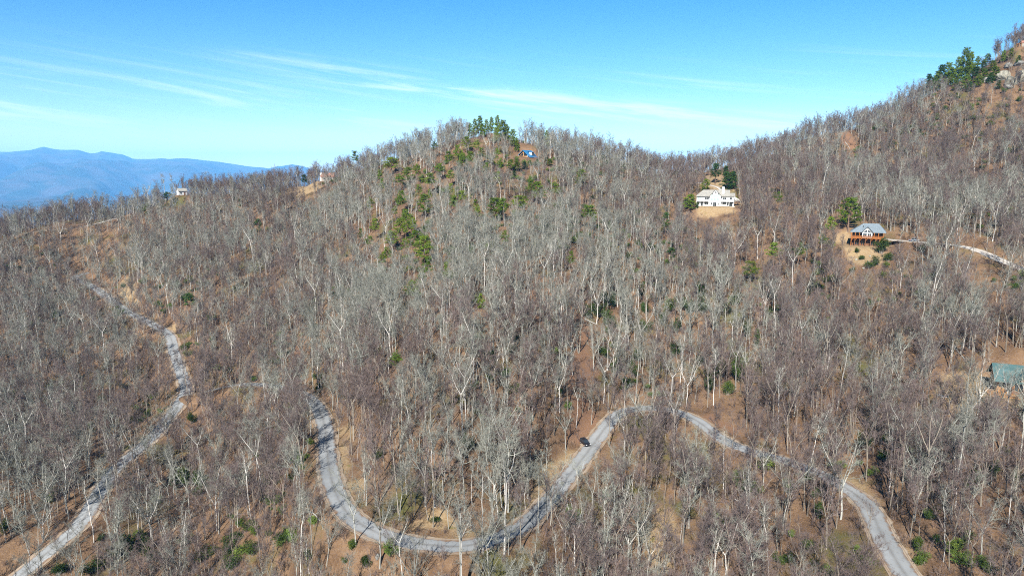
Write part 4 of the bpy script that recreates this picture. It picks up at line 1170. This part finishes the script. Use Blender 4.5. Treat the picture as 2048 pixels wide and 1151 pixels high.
indiv = inview[np.argsort(-size)[:300]]
isin = np.zeros(len(px_), bool); isin[indiv] = True
zone = {}
for i in indiv:
    z = min(range(len(ZONES)), key=lambda k: (Uc[i] - ZONES[k][0]) ** 2 + 1.3 * (Vc[i] - ZONES[k][1]) ** 2)
    hab, tint = KINDS[KI[i]][:2]
    zone.setdefault((z, hab, tint), []).append(i)
for (z, hab, tint), ids in zone.items():
    ids.sort(key=lambda i: Uc[i])
    for n_, i in enumerate(ids):
        hab, tint, mt_, mc_, J, H = KINDS[KI[i]]
        which = '' if len(ids) == 1 else ', %s from left,' % ORD[n_]
        lab = '%s %s bare tree%s %s' % (hab, {'grey': 'grey', 'pale': 'pale-barked', 'russet': 'reddish-brown'}[tint], which, ZONES[z][2])
        if len(lab.split()) > 15: lab = lab.replace(' bare tree', ' tree').replace('just ', '')
        o = thing('bare_tree', lab, 'tree', T0[i], rng.rand() * 6.28, 'bare winter trees on the near slope', float(Hs[i]))
        o.rotation_euler = (rng.randn() * 0.04, rng.randn() * 0.04, o.rotation_euler[2])
        link('trunk', mt_, o); link('crown', mc_, o)

# ------------------------------------------------------------------ the rest of the wood, and its brush, as one mass each
def scatter(name, P, kind_i, rot, scl, meshes, tilt):
    """Points carrying kind, turn and size; geometry nodes set one of the source meshes on each."""
    src = bpy.data.collections.new(name + '_kinds')
    for i, m in enumerate(meshes):
        o = bpy.data.objects.new('%s_kind_%02d' % (name, i), m); src.objects.link(o)
    me = bpy.data.meshes.new(name); me.vertices.add(len(P)); me.vertices.foreach_set('co', np.asarray(P, float).ravel())
    a = me.attributes.new('kind_i', 'INT', 'POINT'); a.data.foreach_set('value', np.asarray(kind_i, np.int32))
    a = me.attributes.new('turn', 'FLOAT_VECTOR', 'POINT'); rr = np.stack([tilt[:, 0], tilt[:, 1], rot], 1); a.data.foreach_set('vector', rr.astype(np.float32).ravel())
    a = me.attributes.new('size', 'FLOAT', 'POINT'); a.data.foreach_set('value', np.asarray(scl, np.float32))
    o = link(name, me)
    g = bpy.data.node_groups.new(name, 'GeometryNodeTree')
    g.interface.new_socket('Geometry', in_out='INPUT', socket_type='NodeSocketGeometry'); g.interface.new_socket('Geometry', in_out='OUTPUT', socket_type='NodeSocketGeometry')
    gi, go = g.nodes.new('NodeGroupInput'), g.nodes.new('NodeGroupOutput')
    ci = g.nodes.new('GeometryNodeCollectionInfo'); ci.inputs['Collection'].default_value = src
    ci.inputs['Separate Children'].default_value = True; ci.inputs['Reset Children'].default_value = True
    ip = g.nodes.new('GeometryNodeInstanceOnPoints'); ip.inputs['Pick Instance'].default_value = True
    def attr(nm, ty):
        n = g.nodes.new('GeometryNodeInputNamedAttribute'); n.data_type = ty; n.inputs['Name'].default_value = nm
        return next(s for s in n.outputs if s.enabled and s.name == 'Attribute')
    e2r = g.nodes.new('FunctionNodeEulerToRotation')
    g.links.new(attr('turn', 'FLOAT_VECTOR'), e2r.inputs[0])
    g.links.new(gi.outputs[0], ip.inputs['Points']); g.links.new(ci.outputs[0], ip.inputs['Instance'])
    g.links.new(attr('kind_i', 'INT'), ip.inputs['Instance Index']); g.links.new(e2r.outputs[0], ip.inputs['Rotation'])
    g.links.new(attr('size', 'FLOAT'), ip.inputs['Scale']); g.links.new(ip.outputs[0], go.inputs[0])
    md = o.modifiers.new('scatter', 'NODES'); md.node_group = g
    return o
rest = sel[~isin[sel]]
o = scatter('forest', T0[rest], KI[rest], rng.rand(len(rest)) * 6.28, Hs[rest], [k[4] for k in KINDS], rng.randn(len(rest), 2) * 0.045)
tag(o, 'leafless grey and russet winter forest covering the mountainside', 'forest', kind='stuff')
sp2 = 3.0
gx, gy = np.meshgrid(np.arange(-480, 520, sp2), np.arange(100, 600, sp2))
bx_ = (gx + (rng.rand(*gx.shape) - .5) * sp2 * 1.5).ravel(); by_ = (gy + (rng.rand(*gx.shape) - .5) * sp2 * 1.5).ravel()
B0 = np.stack([bx_, by_, ground(bx_, by_)], 1); bu, bv, bd = to_px(B0)
kb = (bu > -30) & (bu < W0 + 30) & (bv < H0 + 40) & (zbil(ROADD, bx_, by_) > 3.9) & (rng.rand(len(bx_)) < 0.62 + 0.9 * fbm(bx_ / 30, by_ / 30, 701, 3))
for k, w in CW.items():
    kb &= ~(inpoly(bx_, by_, w) & (rng.rand(len(bx_)) < (0.55 if k in ('gully', 'bare_a', 'bare_b', 'bare_c', 'grassy', 'bank', 'bank3', 'bank4', 'bank5', 'crag') else 0.93)))
for k, (c, hx, hy) in PADS.items():
    p = PADW[k]; kb &= ~((np.abs(bx_ - p[0]) < hx + 1) & (by_ > p[1] - 7) & (by_ < p[1] + 2.0 * hy))
B0 = B0[kb]
o = scatter('underbrush', B0, rng.randint(0, len(BRUSH), len(B0)), rng.rand(len(B0)) * 6.28, 0.6 + 0.7 * rng.rand(len(B0)), BRUSH, rng.randn(len(B0), 2) * 0.06)
tag(o, 'tan and russet leafless underbrush between the trees', 'underbrush', kind='stuff')
print('brush', len(B0))

lx = rng.rand(8200) * 900 - 450; ly = 110 + rng.rand(8200) * 430
L0 = np.stack([lx, ly, ground(lx, ly)], 1); lu, lv, ld = to_px(L0)
lk = (lu > -20) & (lu < W0 + 20) & (lv < H0 + 20) & (zbil(ROADD, lx, ly) > 5) & (rng.rand(8200) < 0.06 + 2.6 * fbm(lx / 38, ly / 38, 811, 3) + 0.45 * np.exp(-((lu - 950) / 300) ** 2))
for w in CW.values(): lk &= ~inpoly(lx, ly, w)
for k, (c, hx, hy) in PADS.items():
    p = PADW[k]; lk &= ~((np.abs(lx - p[0]) < hx + 2) & (ly > p[1] - 9) & (ly < p[1] + 2.0 * hy))
L0 = L0[lk]
LJ = []
for st_, lf_ in SHRUBS:
    va = [tuple(v.co) for v in st_.vertices]; fa = [tuple(p.vertices) for p in st_.polygons]; vb = [tuple(v.co) for v in lf_.vertices]
    LJ.append(new_mesh('laurel', va + vb, fa + [tuple(a + len(va) for a in p.vertices) for p in lf_.polygons], (MATS['bark_russet'], MATS['laurel_light']), [0] * len(fa) + [1] * len(lf_.polygons)))
o = scatter('undergrowth', L0, rng.randint(0, 4, len(L0)), rng.rand(len(L0)) * 6.28, 0.55 + 0.85 * rng.rand(len(L0)) ** 1.5, LJ, rng.randn(len(L0), 2) * 0.08)
tag(o, 'low green undergrowth scattered on the forest floor', 'undergrowth', kind='stuff')
print('undergrowth', len(L0))
# ------------------------------------------------------------------ evergreens: crown centre pixel, width and height in photo pixels
def ground_px(q):
    return to_px(np.array([q]))[1][0]
nP = 0
for zone_, L in PINE_ZONES.items():
    L = sorted(L)
    for n_, (x, y, w, hh) in enumerate(L):
        low = zone_.startswith('in the row') or (1450 < x < 1470 and y < 370) or x == 609      # foliage down to the ground
        dark = (1450 < x < 1470 and y < 370) or x == 609 or zone_.startswith('in the row') and n_ % 2 or y < 170 and n_ % 3 == 0 or x in (518, 337, 382, 1330, 1342, 1430)
        if zone_.startswith('on the skyline'): y, hh = y + 7, hh * 0.9
        top = y - hh / 2
        yb = y + hh * 0.5
        for _ in range(60):                            # stems are hidden: lower the foot until the tree is as tall as its neighbours
            q = hit(x, yb); gp = ground_px(q); Hm = (gp - top) * q[1] / FPX; cm = hh * q[1] / FPX
            if low or Hm > max(1.3 * cm, 0 if zone_.startswith(('on the skyline', 'on the central summit')) else 11.0 + (n_ * 7 % 4)): break
            yb += 2
        Hm = float(np.clip(Hm, 3.0, 24.0))
        c_want = 1 - cm / Hm
        sky_ = zone_.startswith(('on the skyline', 'on the central summit'))
        pool = PINES_D[:2] if dark and sky_ else PINES_L if sky_ else PINES_D if dark else PINES
        best_ = min(abs(c0 - c_want) for c0, _m in pool)
        pick = [m_ for c0, m_ in pool if abs(c0 - c_want) < best_ + 0.02]
        mt_, mc_ = pick[nP % len(pick)]
        co = np.empty(len(mc_.vertices) * 3); mc_.vertices.foreach_get('co', co); ext = np.percentile(np.abs(co.reshape(-1, 3)[:, 0]), 96) * 2
        kx = float(np.clip((0.72 if sky_ else 1.22) * w * q[1] / FPX / (ext * Hm / 12), 0.7, 1.3 if sky_ else 1.9))
        which = '' if len(L) == 1 else ', %s from left,' % ORD[n_]
        o = thing('pine_tree', ('%s evergreen tree%s %s' if dark else '%s pine%s %s') % ('dark green' if dark else 'bright green', which, zone_), 'tree', q, nP * 1.7, 'evergreens among the bare trees', Hm / 12.0)
        o.scale = (Hm / 12 * kx, Hm / 12 * kx, Hm / 12)
        link('trunk', mt_, o); link('crown', mc_, o)
        nP += 1
nS = 0
for zone_, L in SHRUB_ZONES.items():
    L = [e for e in sorted(L) if float(zbil(ROADD, *hit(e[0], min(e[1] + e[3] * 0.4, 1190))[:2])) > 5.0]   # none on the road
    for n_, (x, y, w, hh) in enumerate(L):
        q = hit(x, min(y + hh * 0.4, 1190))
        s = q[1] / FPX
        o = thing('evergreen_shrub', 'dark green laurel shrub%s %s' % ('' if len(L) == 1 else ', %s from left,' % ORD[n_], zone_), 'shrub', q, nS * 2.1, 'evergreen shrubs on the forest floor')
        o.scale = (w * s / 2.9 * (0.85 + 0.4 * (nS * 37 % 10) / 10), w * s / 3.2, max(hh * s / 2.1 * (0.8 + 0.4 * (nS * 53 % 10) / 10), 0.6))
        st_, lf_ = SHRUBS[nS % 4]
        link('stems', st_, o); link('foliage', lf_, o)
        nS += 1

# ------------------------------------------------------------------ fallen trunks
LOGS = [((1470,1000),(1540,1040),'pale fallen tree lying across the ravine at the bottom'),((1500,1085),(1535,1040),'short fallen trunk leaning below the pale fallen tree'),
        ((1440,1042),(1600,1048),None),((600,1034),(642,1044),'fallen trunk on the outer side of the road loop'),((1690,285),(1700,300),'dark fallen trunk on the bare slide near the upper skyline'),
        ((1170,640),(1196,652),'pale fallen trunk beside the bare strip of the ravine'),((300,925),(330,912),'pale fallen trunk above the lower road'),((1905,690),(1930,720),'dark fallen trunk on the bare slope above the teal-roofed lodge')]
for (a, b_, lab) in LOGS:
    if not lab: continue
    A, Bp = Vector(hit(*a)), Vector(hit(*b_))
    if (A - Bp).length > 22: Bp = A + (Bp - A).normalized() * 22
    b = TB(); pts = [A.lerp(Bp, i / 6) for i in range(7)]
    for p in pts: p.z = float(ground(p.x, p.y)) + 0.25
    b.tube(pts, [0.26 - 0.025 * i for i in range(7)], 7)
    o = link('fallen_trunk', new_mesh('fallen_trunk', b.V, b.F, (MATS['bark_pale' if 'pale' in lab else 'bark_grey'],)))
    tag(o, lab, 'fallen trunk')

# ------------------------------------------------------------------ haze
mh = bpy.data.materials.new('haze'); mh.use_nodes = True
t = mh.node_tree; t.nodes.clear()
ho = N(t, 'ShaderNodeOutputMaterial'); pv = N(t, 'ShaderNodeVolumePrincipled')
pv.inputs['Color'].default_value = (0.18, 0.52, 1.0, 1)
pv.inputs['Density'].default_value = 3.6e-5
pv.inputs['Anisotropy'].default_value = -0.15
t.links.new(pv.outputs[0], ho.inputs['Volume'])
zt = max(ZTOP, float(ZZ.max()) + 30, CZ + 10) + 5
o = MB().box(-47000, 47000, -2700, 32500, ZBOT - 1.0, zt).build('haze', mh)
tag(o, 'thin blue haze over the valley and far mountains', 'haze', kind='stuff')
